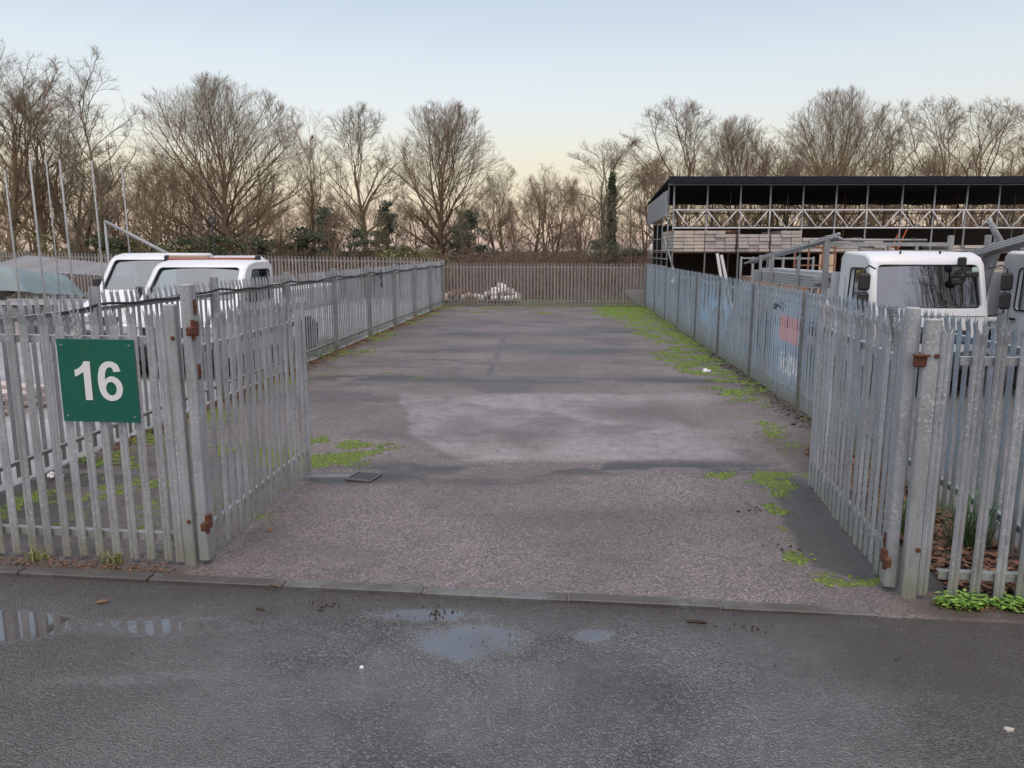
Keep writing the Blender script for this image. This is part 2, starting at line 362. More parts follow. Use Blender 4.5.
# ------------------------------------------------------------------ ground
def ground():
    m = MB(); S = 1500
    m.add([(-S, -S, -.05), (S, -S, -.05), (S, S, -.05), (-S, S, -.05)], [(0, 1, 2, 3)]); tag(m.build('ground', M['field']), kind='structure')
    # yard surface
    ny, nx = 620, 230; t = np.linspace(0, 1, ny)[:, None]; u = np.linspace(0, 1, nx)[None]
    tt = t**1.5                                        # finer near the gate
    y_base = 5.0+tt*(29.9-5.0); X = xl(y_base)*(1-u)+xr(y_base)*u
    Y = y_base+(1-tt)*(yk(X)-.13-5.0)
    Z = .010*(fbm(X*.5, Y*.5, 3)-.5)*ss(Y, 5, 6)
    dl = X-xl(Y); dr = xr(Y)-X; n = fbm(X*1.3, Y*1.3, 11); n2 = fbm(X*.6, Y*2.2, 21); n3 = fbm(X*3, Y*3, 5)
    moss = .75*(1-ss(dl, .05, .9+1.3*n))*ss(n, .32, .6)
    moss = np.maximum(moss, 1.0*(1-ss(dr, .25, .3+1.5*n))*ss(Y, 10, 12)*ss(n, .2, .5))
    moss = np.maximum(moss, .55*(1-ss(dr, .05, .5))*ss(n, .4, .6))
    for cx, cy, rx, ry, a in ((4.1, 26.5, 1.1, 3.5, 1.5), (3.95, 20, .65, 4, 1.5), (3.45, 14.6, .55, 1.8, 1.4), (3.45, 11.8, .45, 1.5, 1.1), (1.2, 26.4, .5, .35, .9), (-1.2, 27, 1.2, .6, .7),
                              (-2.0, 7.9, .75, .6, 1.6), (-1.55, 7.75, .35, .18, 1.1), (-1.9, 7.2, .3, .16, .6), (-2.05, 6.4, .16, .6, .7), (-3.9, 13.6, .6, .5, .8), (-3.5, 13.1, .5, .35, .85), (-2.2, 13.2, .5, .3, .7), (-1.5, 12.7, .6, .15, .6),
                              (-3.4, 6.5, .9, .8, .75), (-2.75, 5.5, .5, .3, .65), (-4.0, 7.6, .6, .7, .8), (-3.0, 8.0, .8, .5, .6),
                              (2.35, 7.1, .42, .12, 1.5), (2.42, 6.7, .14, .30, 1.6), (2.26, 6.1, .09, .16, 1.3), (2.15, 5.55, .08, .2, 1.3), (2.04, 5.05, .08, .2, 1.4), (2.20, 4.78, .17, .07, 2.2), (2.10, 4.90, .08, .12, 1.5), (3.1, 6.3, .3, .8, .6),
                              (0., 28.9, 3.5, .4, .8), (-3.1, 24, .4, 3, .8), (-3.5, 19, .45, 1.2, .8), (3.2, 8.6, .4, 1.5, .6)):
        moss = np.maximum(moss, a*blob(X+.35*(n3-.5), Y+.5*(n-.5), cx, cy, rx, ry, .85)*(.35+1.0*fbm(X*2.5, Y*2.5, 77)))
    moss = moss*(.15+1.0*ss(fbm(X*4.5, Y*4.5, 61), .38, .62))*(.55+.7*ss(fbm(X*13, Y*13, 62), .3, .6))
    wet = np.zeros_like(X)
    for cx, cy, rx, ry, a in ((-1.9, 12.8, 1.7, .28, .95), (.2, 12.5, 2.4, .3, .8), (3.0, 12.6, .9, .28, 1.), (1.6, 16.2, 1.0, .55, .9), (-1.6, 16.3, .8, .3, .8), (-.4, 19.5, 2.8, .7, .7), (2.5, 20.3, 1.1, .6, .8),
                              (0.6, 7.35, 2.2, .22, .85), (-.2, 6.9, .7, .12, .5), (-1.65, 7.05, .65, .20, 1.1), (.2, 23, 2.6, .6, .55), (-1.8, 14.8, 1.4, .3, .6), (1.1, 5.9, 1.2, .25, .35), (1.4, 9.5, .8, 1., .2)):
        wet = np.maximum(wet, a*blob(X, Y, cx, cy, rx, ry, .8)*ss(n2, .15, .45))
    wet = np.maximum(wet, .5*(1-ss(np.abs(X-(-.42+.035*(Y-12.5))), .03, .08))*ss(Y, 12.2, 12.6)*(1-ss(Y, 19, 21)))
    wet = np.maximum(wet, .35*ss(n2, .55, .75)*ss(Y, 11.6, 13))
    wet = np.maximum(wet, .8*ss(dl, 2.0, .2)*ss(8.5-Y, 0, 1.5))
    wet = 1.25*wet*(.15+.95*ss(fbm(X*1.4, Y*3.6, 71)+.25*(fbm(X*6, Y*9, 72)-.5), .36, .52)); wet = np.maximum(wet, .45*ss(fbm(X*.8, Y*1.1, 73), .52, .70)*ss(Y, 5, 6))
    # paler, less rough patch in the middle of the yard
    wob = .28*(fbm(X*1.5, Y*1.5, 81)-.5)+.12*(fbm(X*6, Y*6, 82)-.5)
    e1 = ss(X-(-1.70+.18*(11.2-Y)+wob), 0, .08)*(1-ss(Y+wob*1.2, 11.15, 11.5))*ss(Y+wob*.7, 7.52, 7.72)*(1-ss(X, 1.6+n, 3.3+n*.8))
    cut = ss(X+1.36-.6*(8.98-Y), 0, .05); patch = e1*np.where(Y < 8.98, cut, 1)*(.12+1.25*ss(fbm(X*1.1, Y*.7, 31), .25, .75))
    edge = np.clip(ss(X, 1.2, 1.25)*0, 0, 1)
    # smooth dark strip beside the right gate
    xe = np.interp(Y, [4.4, 4.72, 4.95, 5.7, 6.4, 6.9], [2.9, 2.30, 2.06, 2.14, 2.30, 2.44])+.10*(n3-.5)
    smooth = ss(X, xe, xe+.03)*(1-ss(Y, 6.9, 7.2))*(1-ss(X, 3.2, 3.5))
    dirt = 1.1*(1-ss(dl, .0, .35+.4*n))*ss(Y, 8, 9)
    dirt = np.maximum(dirt, (1-ss(dr, .05, .25+.35*n))); dirt = np.maximum(dirt, (1-ss(Y-yk(X), .02, .22+.1*n3))*(1-ss(X, -2.35, -2.1)))
    dirt = np.maximum(dirt, (1-ss(Y-yk(X), .04, .25))*ss(X, 2.35, 2.6)); dirt = np.maximum(dirt, ss(X, 2.75, 3.0)*(1-ss(Y, 8, 9.5)))
    dirt = np.maximum(dirt, .55*ss(-2.1-X, 0, .5)*(1-ss(Y, 7.5, 9))*ss(n3, .35, .6)); dirt = np.maximum(dirt, (1-ss(29.9-Y, .1, .6)))
    pud = blob(X, Y, -1.72, 7.08, .30, .07, .5)*.9
    Z = Z+.012*np.clip(moss-.45, 0, 1); Z = Z-.05*(1-ss(Y-(yk(X)-.13), .0, .05))
    o = gridmesh('yard_tarmac', X, Y, Z, M['yard']); setattrs(o, dict(moss=np.clip(moss, 0, 1), wet=wet, patch=patch, smooth=smooth, dirt=np.clip(dirt, 0, 1), puddle=pud)); tag(o, kind='structure')
    masks = (X, Y, moss)
    # road
    xs = np.concatenate([np.linspace(-60, -5, 30), np.linspace(-4.9, 4.9, 260), np.linspace(5, 60, 30)])
    ys = np.concatenate([np.linspace(-6, 2.2, 10), np.linspace(2.25, 4.6, 110)])[:, None]
    X = np.broadcast_to(xs[None], (len(ys), len(xs))); Y = ys-.107*X; Y = Y-.02
    n = fbm(X*1.2, Y*3, 41); n3 = fbm(X*5, Y*5, 43)
    ed = 4.58-.107*X-Y
    dirt = (1-ss(ed, .15, .5+.3*n))*.9; dirt = np.maximum(dirt, .95*ss(X, 1.2+.8*n, 2.6+.8*n)); dirt = np.maximum(dirt, .8*ss(-.9-X, .0, 1.4)*(1-ss(ed, .3, .7)))
    dirt = np.maximum(dirt, .5*ss(-1.2-X, 0, 1.5)); dirt = np.maximum(dirt, ss(X+.5*(n3-.5), 1.0, 2.2)*ss(.9+.5*n-ed, 0, .4))
    pud = 1.7*blob(X, Y, -3.3, 4.12, .75, .21, .35)
    for cx, cy, rx, ry, a in ((-2.1, 4.12, .6, .12, .9), (-.25, 3.95, .36, .22, .95), (-.55, 4.26, .42, .10, .85), (.45, 4.02, .13, .08, .9), (.0, 3.68, .3, .09, .5), (-1.7, 3.6, .3, .05, .6), (-2.1, 3.55, .4, .05, .6), (-.9, 3.8, .35, .1, .4), (1.3, 2.6, 1.2, .2, .4)):
        pud = np.maximum(pud, a*blob(X, Y, cx, cy, rx, ry, .6))
    pud = np.maximum(pud, .32*ss(n, .45, .7)*(1-ss(np.abs(X+.8), 1., 2.4)))
    Z = -.012+.012*(fbm(X*.6, Y*.6, 9)-.5)*(1-np.clip(pud, 0, 1))
    o = gridmesh('road', X, Y, Z, M['road']); setattrs(o, dict(dirt=np.clip(dirt, 0, 1), puddle=np.clip(pud, 0, 1.2))); tag(o, kind='structure')
    # kerb
    m = MB(); x = -30.; r = random.Random(3)
    while x < 1.7:
        L = .915
        y0 = 4.505-.107*(x+L/2); dz = r.uniform(-.004, .004)
        m.cbox((x+L/2, y0, -.056+dz), (L-.003, .100, .135), .006, math.atan(-.107)+r.uniform(-.003, .003)); x += .92
    tag(m.build('kerb', M['kerb']), kind='structure')
    # neighbouring yards, and ground between
    m = MB(); m.add([(-40, yk(-40), -.01), (xl(5.1), yk(xl(5.1)), -.01), (xl(30), 30, -.01), (-3, 33, .05), (-40, 33, .1)], [(0, 1, 2, 3, 4)]); tag(m.build('left_yard_ground', M['gravel']), kind='structure')
    m = MB(); m.add([(xr(4.2), 4.15, -.011), (60, 4.57-6.4, -.011), (60, 44, -.011), (xr(29), 44, -.011), (xr(29), 29, -.011)], [(0, 1, 2, 3, 4)]); tag(m.build('right_yard_ground', M['rgravel']), kind='structure')
    # woodland floor: a bank rising behind the back fence
    xs = np.linspace(-60, 60, 160)[None]; ys = np.linspace(29.6, 90, 90)[:, None]; X = np.broadcast_to(xs, (90, 160)); Y = np.broadcast_to(ys, (90, 160))
    Z = -.03+1.1*ss(Y, 33, 41)+.35*(fbm(X*.35, Y*.35, 7)-.4)*ss(Y, 31, 36)-.45*ss(Y, 29.6, 31)*(1-ss(Y, 32, 36))*ss(X, 0, 2)
    Z = np.where((X > 5.6) & (Y < 43), -.06, Z)
    tag(gridmesh('woodland_floor', X, Y, Z, M['soil']), kind='structure')
    return masks
YX, YY, YM = ground()

# ------------------------------------------------------------------ palisade fences
PX = [-.031, -.020, -.009, 0, .009, .020, .031]; PY = [0, .011, .011, .003, .011, .011, 0]
def pale(m, x, y, s, z0, z1, rnd, lean=(0, 0), splay=1.):
    """one W-section pale with a triple-pointed, outward-bent top; s = side its face looks to"""
    th = .003; c0 = [(px, py) for px, py in zip(PX, PY)]; n = 7
    def ring(z, kx=1., off=0.):
        f = (z-z0)/(z1-z0)
        a = [(x+px*kx+lean[0]*f, y+s*(py+off)+lean[1]*f, z) for px, py in c0]
        b = [(x+px*kx+lean[0]*f, y+s*(py+off-th)+lean[1]*f, z) for px, py in c0]
        return a+b[::-1]
    zs = [z0, z1-.14, z1-.075]; V = []
    for z, o in zip(zs, (0, 0, .012*splay)): V += ring(z, 1., o)
    F = []
    for k in range(2):
        for i in range(14): F.append((k*14+i, k*14+(i+1) % 14, k*14+14+(i+1) % 14, k*14+14+i))
    f = 1.; ox, oy = lean
    tips = [(x-.032-.006*splay+ox, y+s*(.018*splay)+oy, z1-.022), (x+ox, y+s*(.010+.008*splay)+oy, z1), (x+.032+.006*splay+ox, y+s*(.018*splay)+oy, z1-.022)]
    V += tips; b = 28; t0 = 42
    F += [(b+0, b+1, t0), (b+1, b+2, t0), (b+13, t0, b+12), (b+12, t0, b+11), (b+0, t0, b+13), (b+2, b+11, t0),
          (b+2, b+3, t0+1), (b+3, b+4, t0+1), (b+11, t0+1, b+10), (b+10, t0+1, b+9), (b+4, b+9, t0+1), (b+2, t0+1, b+11),
          (b+4, b+5, t0+2), (b+5, b+6, t0+2), (b+9, t0+2, b+8), (b+8, t0+2, b+7), (b+6, b+7, t0+2), (b+4, t0+2, b+9)]
    m.add(V, F)
def ibeam(m, x, y, z0, z1, w=.055, d=.10, capped=True):
    m.box((x, y-d/2, (z0+z1)/2), (w, .006, z1-z0)); m.box((x, y+d/2, (z0+z1)/2), (w, .006, z1-z0)); m.box((x, y, (z0+z1)/2), (.006, d-.006, z1-z0))
def fence(label, p0, p1, H, mat, pmat, s=1, post_side=None, bay=2.75, pitch=.125, z0=(0, 0), rails=(.22, 1.0), pw=.055, ph=.04, gap=.05, seed=0, jit=.6, posts=True, group=None, endposts=(1, 1), postd=.09, gaps=0, pdark=None):
    r = random.Random(seed); p0 = Vector(p0); p1 = Vector(p1); L = (p1-p0).length; ang = math.atan2(p1.y-p0.y, p1.x-p0.x)
    root = empty('palisade_fence', (p0.x, p0.y, 0), ang, label, 'fence', group)
    nb = max(1, round(L/bay)); bl = L/nb; ps = -s if post_side is None else post_side
    zt = lambda x: z0[0]+(z0[1]-z0[0])*x/L
    for b in range(nb+1):
        if (b == 0 and not endposts[0]) or (b == nb and not endposts[1]) or not posts: continue
        x = b*bl; m = MB(); ibeam(m, x, ps*(.03+postd/2), zt(x)-.1, zt(x)+H+ph, pw, postd); m.build('post', pmat, root)
    for b in range(nb):
        x0, x1 = b*bl, (b+1)*bl; m = MB(); k = int((bl-.06)/pitch); st = (bl-.03)/k
        for i in range(k):
            x = x0+st*(i+.5)+.015
            if r.random() < gaps: continue
            z = zt(x); pale(m, x+r.gauss(0, .003)*jit, s*.028, s, z+.03+r.uniform(-.015, .015), z+H+r.gauss(0, .006)*jit, r, (r.gauss(0, .009)*jit, r.gauss(0, .010)*jit), .7+r.random()*.5)
        m.build('pale_panel', mat, root)
        for q in (rails[0], H-rails[1] if rails[1] < .9 else rails[1]*H):
            mm = MB(); a, bz = zt(x0)+q, zt(x1)+q
            mm.bar((x0+.004, -s*.001, a), (x1-.004, -s*.001, bz), .006, .05); mm.bar((x0+.004, -s*.025, a+.022), (x1-.004, -s*.025, bz+.022), .042, .006)
            mm.build('rail', pmat, root)
    return root

# road-side fences (pales face the road: s=-1 with the direction left->right)
LP = (-2.28, 4.99)
f_l = fence('grey palisade fence along the road left of the gate, carrying the green 16 sign', (-4.72, 5.27), (-2.30, 5.0), 1.80, M['galv'], M['galv_post'], -1, rails=(.19, .24), bay=3, seed=1, posts=False)
fence('grey palisade fence along the road in front of the neighbouring van yard, far left', (-10.2, 5.93), (-4.78, 5.28), 1.80, M['galv'], M['galv_post'], -1, rails=(.19, .24), bay=2.7, seed=12)
f_r = fence('grey palisade fence along the road right of the gate with green weeds at its foot', (2.66, 4.47), (5.36, 4.18), 1.74, M['galv'], M['galv_post'], -1, rails=(.15, .24), bay=3, seed=2, posts=False, pitch=.128)
fence('grey palisade fence along the road in front of the lorry yard, far right', (5.42, 4.17), (10.8, 3.6), 1.74, M['galv'], M['galv_post'], -1, rails=(.15, .24), bay=2.7, seed=13)
# side boundaries
f_lb = fence('long galvanised palisade fence down the left side of the yard, posts facing inwards', (xl(5.4), 5.4), (xl(29.8), 29.8), 1.74, M['galv'], M['galv_post'], 1, post_side=-1, rails=(.20, .22), seed=3, ph=.03, pw=.055, bay=2.75)
f_rb = fence('long bluish palisade fence down the right side of the yard with faded pink paint', (xr(4.7), 4.7), (xr(28.9), 28.9), 1.66, M['galv_blue'], M['galv_blue'], 1, rails=(.20, .22), seed=4, ph=.0, pitch=.115, bay=2.7, posts=False)
for b in range(10):
    y_ = 4.7+(28.9-4.7)*b/9*.999; m = MB(); d = (28.9-4.7)/9*b*math.sqrt(1+.064**2)
    m.box((d, .042, .79), (.022, .05, 1.64)); m.build('post', M['galv_dark'], f_rb)
# back boundary
f_b = fence('weathered brown-grey palisade fence closing the far end of the yard', (xl(29.8)+.03, 29.82), (xr(28.9)-.03, 28.95), 1.70, M['galv_brown'], M['galv_brown'], -1, post_side=1, rails=(.22, .2), seed=5, pitch=.124, ph=-.12, pw=.03)
fence('weathered brown-grey palisade fence behind the vans in the left neighbouring yard', (-24, 31.6), (xl(29.8)-.05, 30.2), 1.86, M['galv_brown'], M['galv_brown'], -1, post_side=1, rails=(.22, .2), seed=6, pitch=.13, z0=(.28, .02), ph=-.12, pw=.03)

# ------------------------------------------------------------------ gates
def gate(label, hinge, ang, L, H, s, seed, stile_h, flip):
    """hinge at origin, leaf runs along local +x; s = side of the pale faces"""
    root = empty('gate', (hinge[0], hinge[1], 0), ang, label, 'gate', 'open palisade gates'); r = random.Random(seed)
    m = MB(); m.cbox((.04, 0, .03+stile_h/2), (.085, .07, stile_h), .006); m.build('hinge_stile', M['galv_gate'], root)
    m = MB(); m.cbox((L-.035, 0, .03+H*.47), (.05, .05, H*.93), .006); m.build('closing_stile', M['galv_gate'], root)
    for z in (.24, H-.27):
        m = MB(); m.bar((.083, -s*.004, z), (L-.06, -s*.004, z), .035, .05); m.build('rail', M['galv_gate'], root)
    m = MB(); n = int((L-.12)/.118)
    for i in range(n+1):
        pale(m, .105+.118*i*(L-.14)/(n*.118), s*.018, s, .05+r.uniform(-.012, .012), H+r.gauss(0, .006), r, (r.gauss(0, .006), r.gauss(0, .006)))
    m.build('pale_panel', M['galv_gate'], root)
    for z in ((.30, stile_h-.27) if flip > 0 else (.22,)):
        m = MB(); m.cbox((-.03, -.045*flip, z), (.10, .035, .06), .008); m.tube([(-.02, -.05*flip, z-.06), (-.02, -.05*flip, z+.07)], .014, 8)
        m.cbox((.03, -.046*flip, z+.01), (.045, .02, .10), .005); m.build('hinge', M['rust'], root)
    for z in ((stile_h-.12, stile_h-.55) if flip > 0 else (.33,)):
        m = MB(); m.cbox((.05, -.038*flip, z), (.035, .008, .10), .003); m.tube([(.05, -.05*flip, z), (.05, -.04*flip, z)], .010, 6); m.build('hinge_plate', M['rust'], root)
    return root
g_l = gate('open left gate leaf swung into the yard on rusty hinges behind the 16 sign', (-2.13, 4.97), R(86), 2.2, 1.76, -1, 21, 1.90, 1)
g_r = gate('open right gate leaf swung into the yard beside the white lorry cab', (2.41, 4.55), R(81.4), 2.18, 1.74, 1, 22, 1.78, -1)
def gate_post(label, x, y, H, w, lean, extra):
    root = empty('gate_post', (x, y, 0), R(-6), label, 'gate post', 'galvanised gate posts')
    m = MB(); m.cbox((0, 0, H/2-.05), (w, .055, H+.1), .006); m.build('post_tube', M['galv_post'], root)
    m = MB(); pale(m, extra, -.03, -1, .03, H-.01, random.Random(4), (0, 0), 0.); m.build('edge_pale', M['galv'], root)
    for z in (.32, H-.22):
        mm = MB(); mm.tube([(w/2-.02, -.034, z), (w/2-.02, -.02, z)], .016, 6); mm.build('bolt', M['rust'], root)
    root.rotation_euler.y = lean; return root
gate_post('left gate post, thick grey steel beside the green 16 sign', -2.222, 4.985, 1.80, .078, R(-.6), -.068)
gate_post('right gate post, thick grey steel beside the rusty hinge block', 2.492, 4.485, 1.75, .090, R(-.1), .074)
# rust stain plate at the right hinge
m = MB(); m.cbox((2.428, 4.475, 1.50), (.075, .04, .075), .01); m.cbox((2.428, 4.465, 1.535), (.088, .055, .012), .003)
tag(m.build('hinge_bracket', M['rust']), 'rusty brown hinge block bolted across the right gate post', 'bracket')

# ------------------------------------------------------------------ sign
def sign():
    root = empty('number_sign', (-2.755, 5.022, 1.01), R(-6.4), 'green rectangular sign with a white number 16 on the road fence', 'sign')
    m = MB(); m.cbox((0, -.028, .28), (.55, .004, .56), .0015); m.build('sign_board', M['sign'], root)
    def smooth(P, sharp):
        out = []; n = len(P)
        for i in range(n):
            p0, p1, p2, p3 = P[i-1], P[i], P[(i+1) % n], P[(i+2) % n]
            if i in sharp: p0 = p1
            if (i+1) % n in sharp: p3 = p2
            for k in range(5):
                t = k/5; out.append(tuple(.5*((2*b)+(-a+c)*t+(2*a-5*b+4*c-d)*t*t+(-a+3*b-3*c+d)*t**3) for a, b, c, d in zip(p0, p1, p2, p3)))
        return out
    one = [(.30, 0), (.49, 0), (.49, 1.0), (.335, 1.0), (.27, .90), (.17, .82), (.06, .77), (.06, .60), (.19, .655), (.30, .73)]
    six = smooth([(.445, .735), (.63, .755), (.575, .90), (.47, .98), (.345, 1.01), (.20, .975), (.08, .86), (.02, .69), (.0, .48), (.03, .25), (.11, .09), (.22, .01), (.345, -.012), (.50, .03), (.61, .14), (.655, .31), (.62, .46), (.53, .57), (.40, .625), (.28, .60), (.195, .525), (.205, .67), (.245, .79), (.30, .845), (.355, .86), (.41, .83)], {0, 1, 20})
    hole = [(.345+.145*math.cos(a), .305+.175*math.sin(a)) for a in [2*math.pi*i/28 for i in range(28)]]
    for name_, polys, ox in (('digit_one', [one], -.175), ('digit_six', [six, hole], .002)):
        cu = bpy.data.curves.new('d', 'CURVE'); cu.dimensions = '2D'; cu.fill_mode = 'BOTH'; cu.extrude = .0012
        for P in polys:
            sp = cu.splines.new('POLY'); sp.points.add(len(P)-1); sp.use_cyclic_u = True
            for q, p in zip(sp.points, P): q.co = (p[0]*.262, p[1]*.262, 0, 1)
        t = bpy.data.objects.new('tmp', cu); col.objects.link(t); dg = bpy.context.evaluated_depsgraph_get(); dg.update()
        me = bpy.data.meshes.new_from_object(t.evaluated_get(dg)); bpy.data.objects.remove(t); me.materials.clear(); me.materials.append(M['signwhite'])
        o = link(name_, me, root); o.rotation_euler = (R(90), 0, 0); o.location = (ox, -.0335, .150)
    for x, z in ((-.24, .52), (.24, .52), (-.24, .04), (.24, .04)):
        m = MB(); m.tube([(x, -.035, z), (x, -.028, z)], .006, 8); m.build('rivet', M['galv'], root)
sign()

# ------------------------------------------------------------------ cable on left boundary
def cable():
    pts = []; r = random.Random(5)
    for i in range(200):
        y = 7.4+i*(29.6-7.4)/199; q = ((y-5.4) % 2.72)/2.72; sag = -.045*4*q*(1-q)
        pts.append((xl(y)+.11+.01*math.sin(y*3), y, 1.60+sag+.008*math.sin(y*7)+(-.05 if y < 9 else 0)*(9-y)/2))
    m = MB(); m.tube(pts, .016, 6); tag(m.build('cable', M['cable'], smooth=True), 'thick black cable strung along the top of the left boundary fence', 'cable')
    m = MB(); rr = random.Random(2)
    V = []
    for i in range(7):
        for j in range(5): V.append((xl(19.9)+.13+.03*math.sin(i*1.9+j), 19.8+.30*j/4*(1-.5*i/6)+.02*i, 1.63-.42*i/6+.03*math.cos(j*2)))
    F = [(i*5+j, i*5+j+1, i*5+j+6, i*5+j+5) for i in range(6) for j in range(4)]
    m.add(V, F); o = m.build('rag', M['fabric'], smooth=True); md = o.modifiers.new('s', 'SOLIDIFY'); md.thickness = .006
    tag(o, 'small dark rag hanging from the cable on the left boundary fence', 'rag')
    m = MB(); V = []
    for i in range(5):
        for j in range(6): V.append((xr(11.3)-.035-.02*math.sin(i*2+j), 10.95+.50*j/5+.02*i, 1.42-.10*i/4-.05*abs(j-2.5)/2.5+.02*math.sin(j*3)))
    m.add(V, [(i*6+j, i*6+j+1, i*6+j+7, i*6+j+6) for i in range(4) for j in range(5)]); o = m.build('rag', M['fabric'], smooth=True)
    md = o.modifiers.new('s', 'SOLIDIFY'); md.thickness = .005; tag(o, 'dark torn strip of cloth caught on the bluish right boundary fence near the pink paint', 'rag')
    m = MB(); V = []
    for i in range(5):
        for j in range(4): V.append((xr(22)-.04-.02*math.sin(i*2+j), 21.8+.35*j/3+.02*i, 1.36-.16*i/4+.03*math.sin(j*3)))
    m.add(V, [(i*4+j, i*4+j+1, i*4+j+5, i*4+j+4) for i in range(4) for j in range(3)]); o = m.build('rag', M['litter'], smooth=True)
    md = o.modifiers.new('s', 'SOLIDIFY'); md.thickness = .005; tag(o, 'pale scrap of plastic caught high on the far part of the right boundary fence', 'scrap')
cable()

# ------------------------------------------------------------------ vehicles
def boolean(base, cutters, op='DIFFERENCE'):
    dg = bpy.context.evaluated_depsgraph_get()
    for c in cutters:
        md = base.modifiers.new('b', 'BOOLEAN'); md.operation = op; md.object = c; md.solver = 'EXACT'
    dg = bpy.context.evaluated_depsgraph_get(); dg.update()
    me = bpy.data.meshes.new_from_object(base.evaluated_get(dg)); base.modifiers.clear(); base.data = me
    for c in cutters: bpy.data.objects.remove(c)
def rpoly(pts, r=.07, k=4):
    out = []; n = len(pts)
    for i in range(n):
        p = Vector(pts[i]); a = (Vector(pts[i-1])-p); b = (Vector(pts[(i+1) % n])-p); rr = min(r, a.length*.45, b.length*.45)
        a = p+a.normalized()*rr; b = p+b.normalized()*rr
        for j in range(k+1):
            t = j/k; q = (1-t)**2*a+2*t*(1-t)*p+t*t*b; out.append((q.x, q.y))
    return out
def shell(prof, W, taper, zt0, sh=1., inset=.0):
    cx = sum(p[0] for p in prof)/len(prof); cz = sum(p[1] for p in prof)/len(prof)
    st = [(-W/2, .05), (-W/2+.02, .02), (-W/2+.07, .0), (0, -.01), (W/2-.07, 0), (W/2-.02, .02), (W/2, .05)]
    V = []; n = len(prof)
    for x, ins in st:
        for (y, z) in prof:
            L = math.hypot(y-cx, z-cz); f = 1-(ins+inset)/max(L, .2)
            zz = cz+(z-cz)*f; yy = cx+(y-cx)*f; k = 1-taper*max(0, zz-zt0); V.append((x*k, yy, zz))
    F = [(i*n+j, i*n+(j+1) % n, (i+1)*n+(j+1) % n, (i+1)*n+j) for i in range(len(st)-1) for j in range(n)]
    F += [tuple(range(n-1, -1, -1)), tuple(range((len(st)-1)*n, len(st)*n))]
    m = MB(); m.add(V, F); return m
def wheel(parent, x, y, r=.33, w=.2):
    root = bpy.data.objects.new('wheel', None); col.objects.link(root); root.parent = parent; root.location = (x, y, r)
    m = MB(); pr = [(r*.62, -w/2), (r*.93, -w/2), (r, -w/2+.03), (r, w/2-.03), (r*.93, w/2), (r*.62, w/2)]; n = 28
    V = [(q, p*math.cos(2*math.pi*i/n), p*math.sin(2*math.pi*i/n)) for i in range(n) for p, q in pr]; k = len(pr)
    m.add(V, [(i*k+j, i*k+(j+1) % k, ((i+1) % n)*k+(j+1) % k, ((i+1) % n)*k+j) for i in range(n) for j in range(k)]); m.build('tyre', M['rubber'], root, True, True)
    m = MB(); pr = [(.02, -w*.2), (r*.3, -w*.25), (r*.45, -w*.1), (r*.64, -w*.38), (r*.64, w*.38), (r*.45, w*.1), (r*.3, w*.25), (.02, w*.2)]; k = len(pr)
    V = [(q, p*math.cos(2*math.pi*i/n), p*math.sin(2*math.pi*i/n)) for i in range(n) for p, q in pr]
    m.add(V, [(i*k+j, i*k+(j+1) % k, ((i+1) % n)*k+(j+1) % k, ((i+1) % n)*k+j) for i in range(n) for j in range(k)]); m.build('rim', M['silver'], root, True, True)
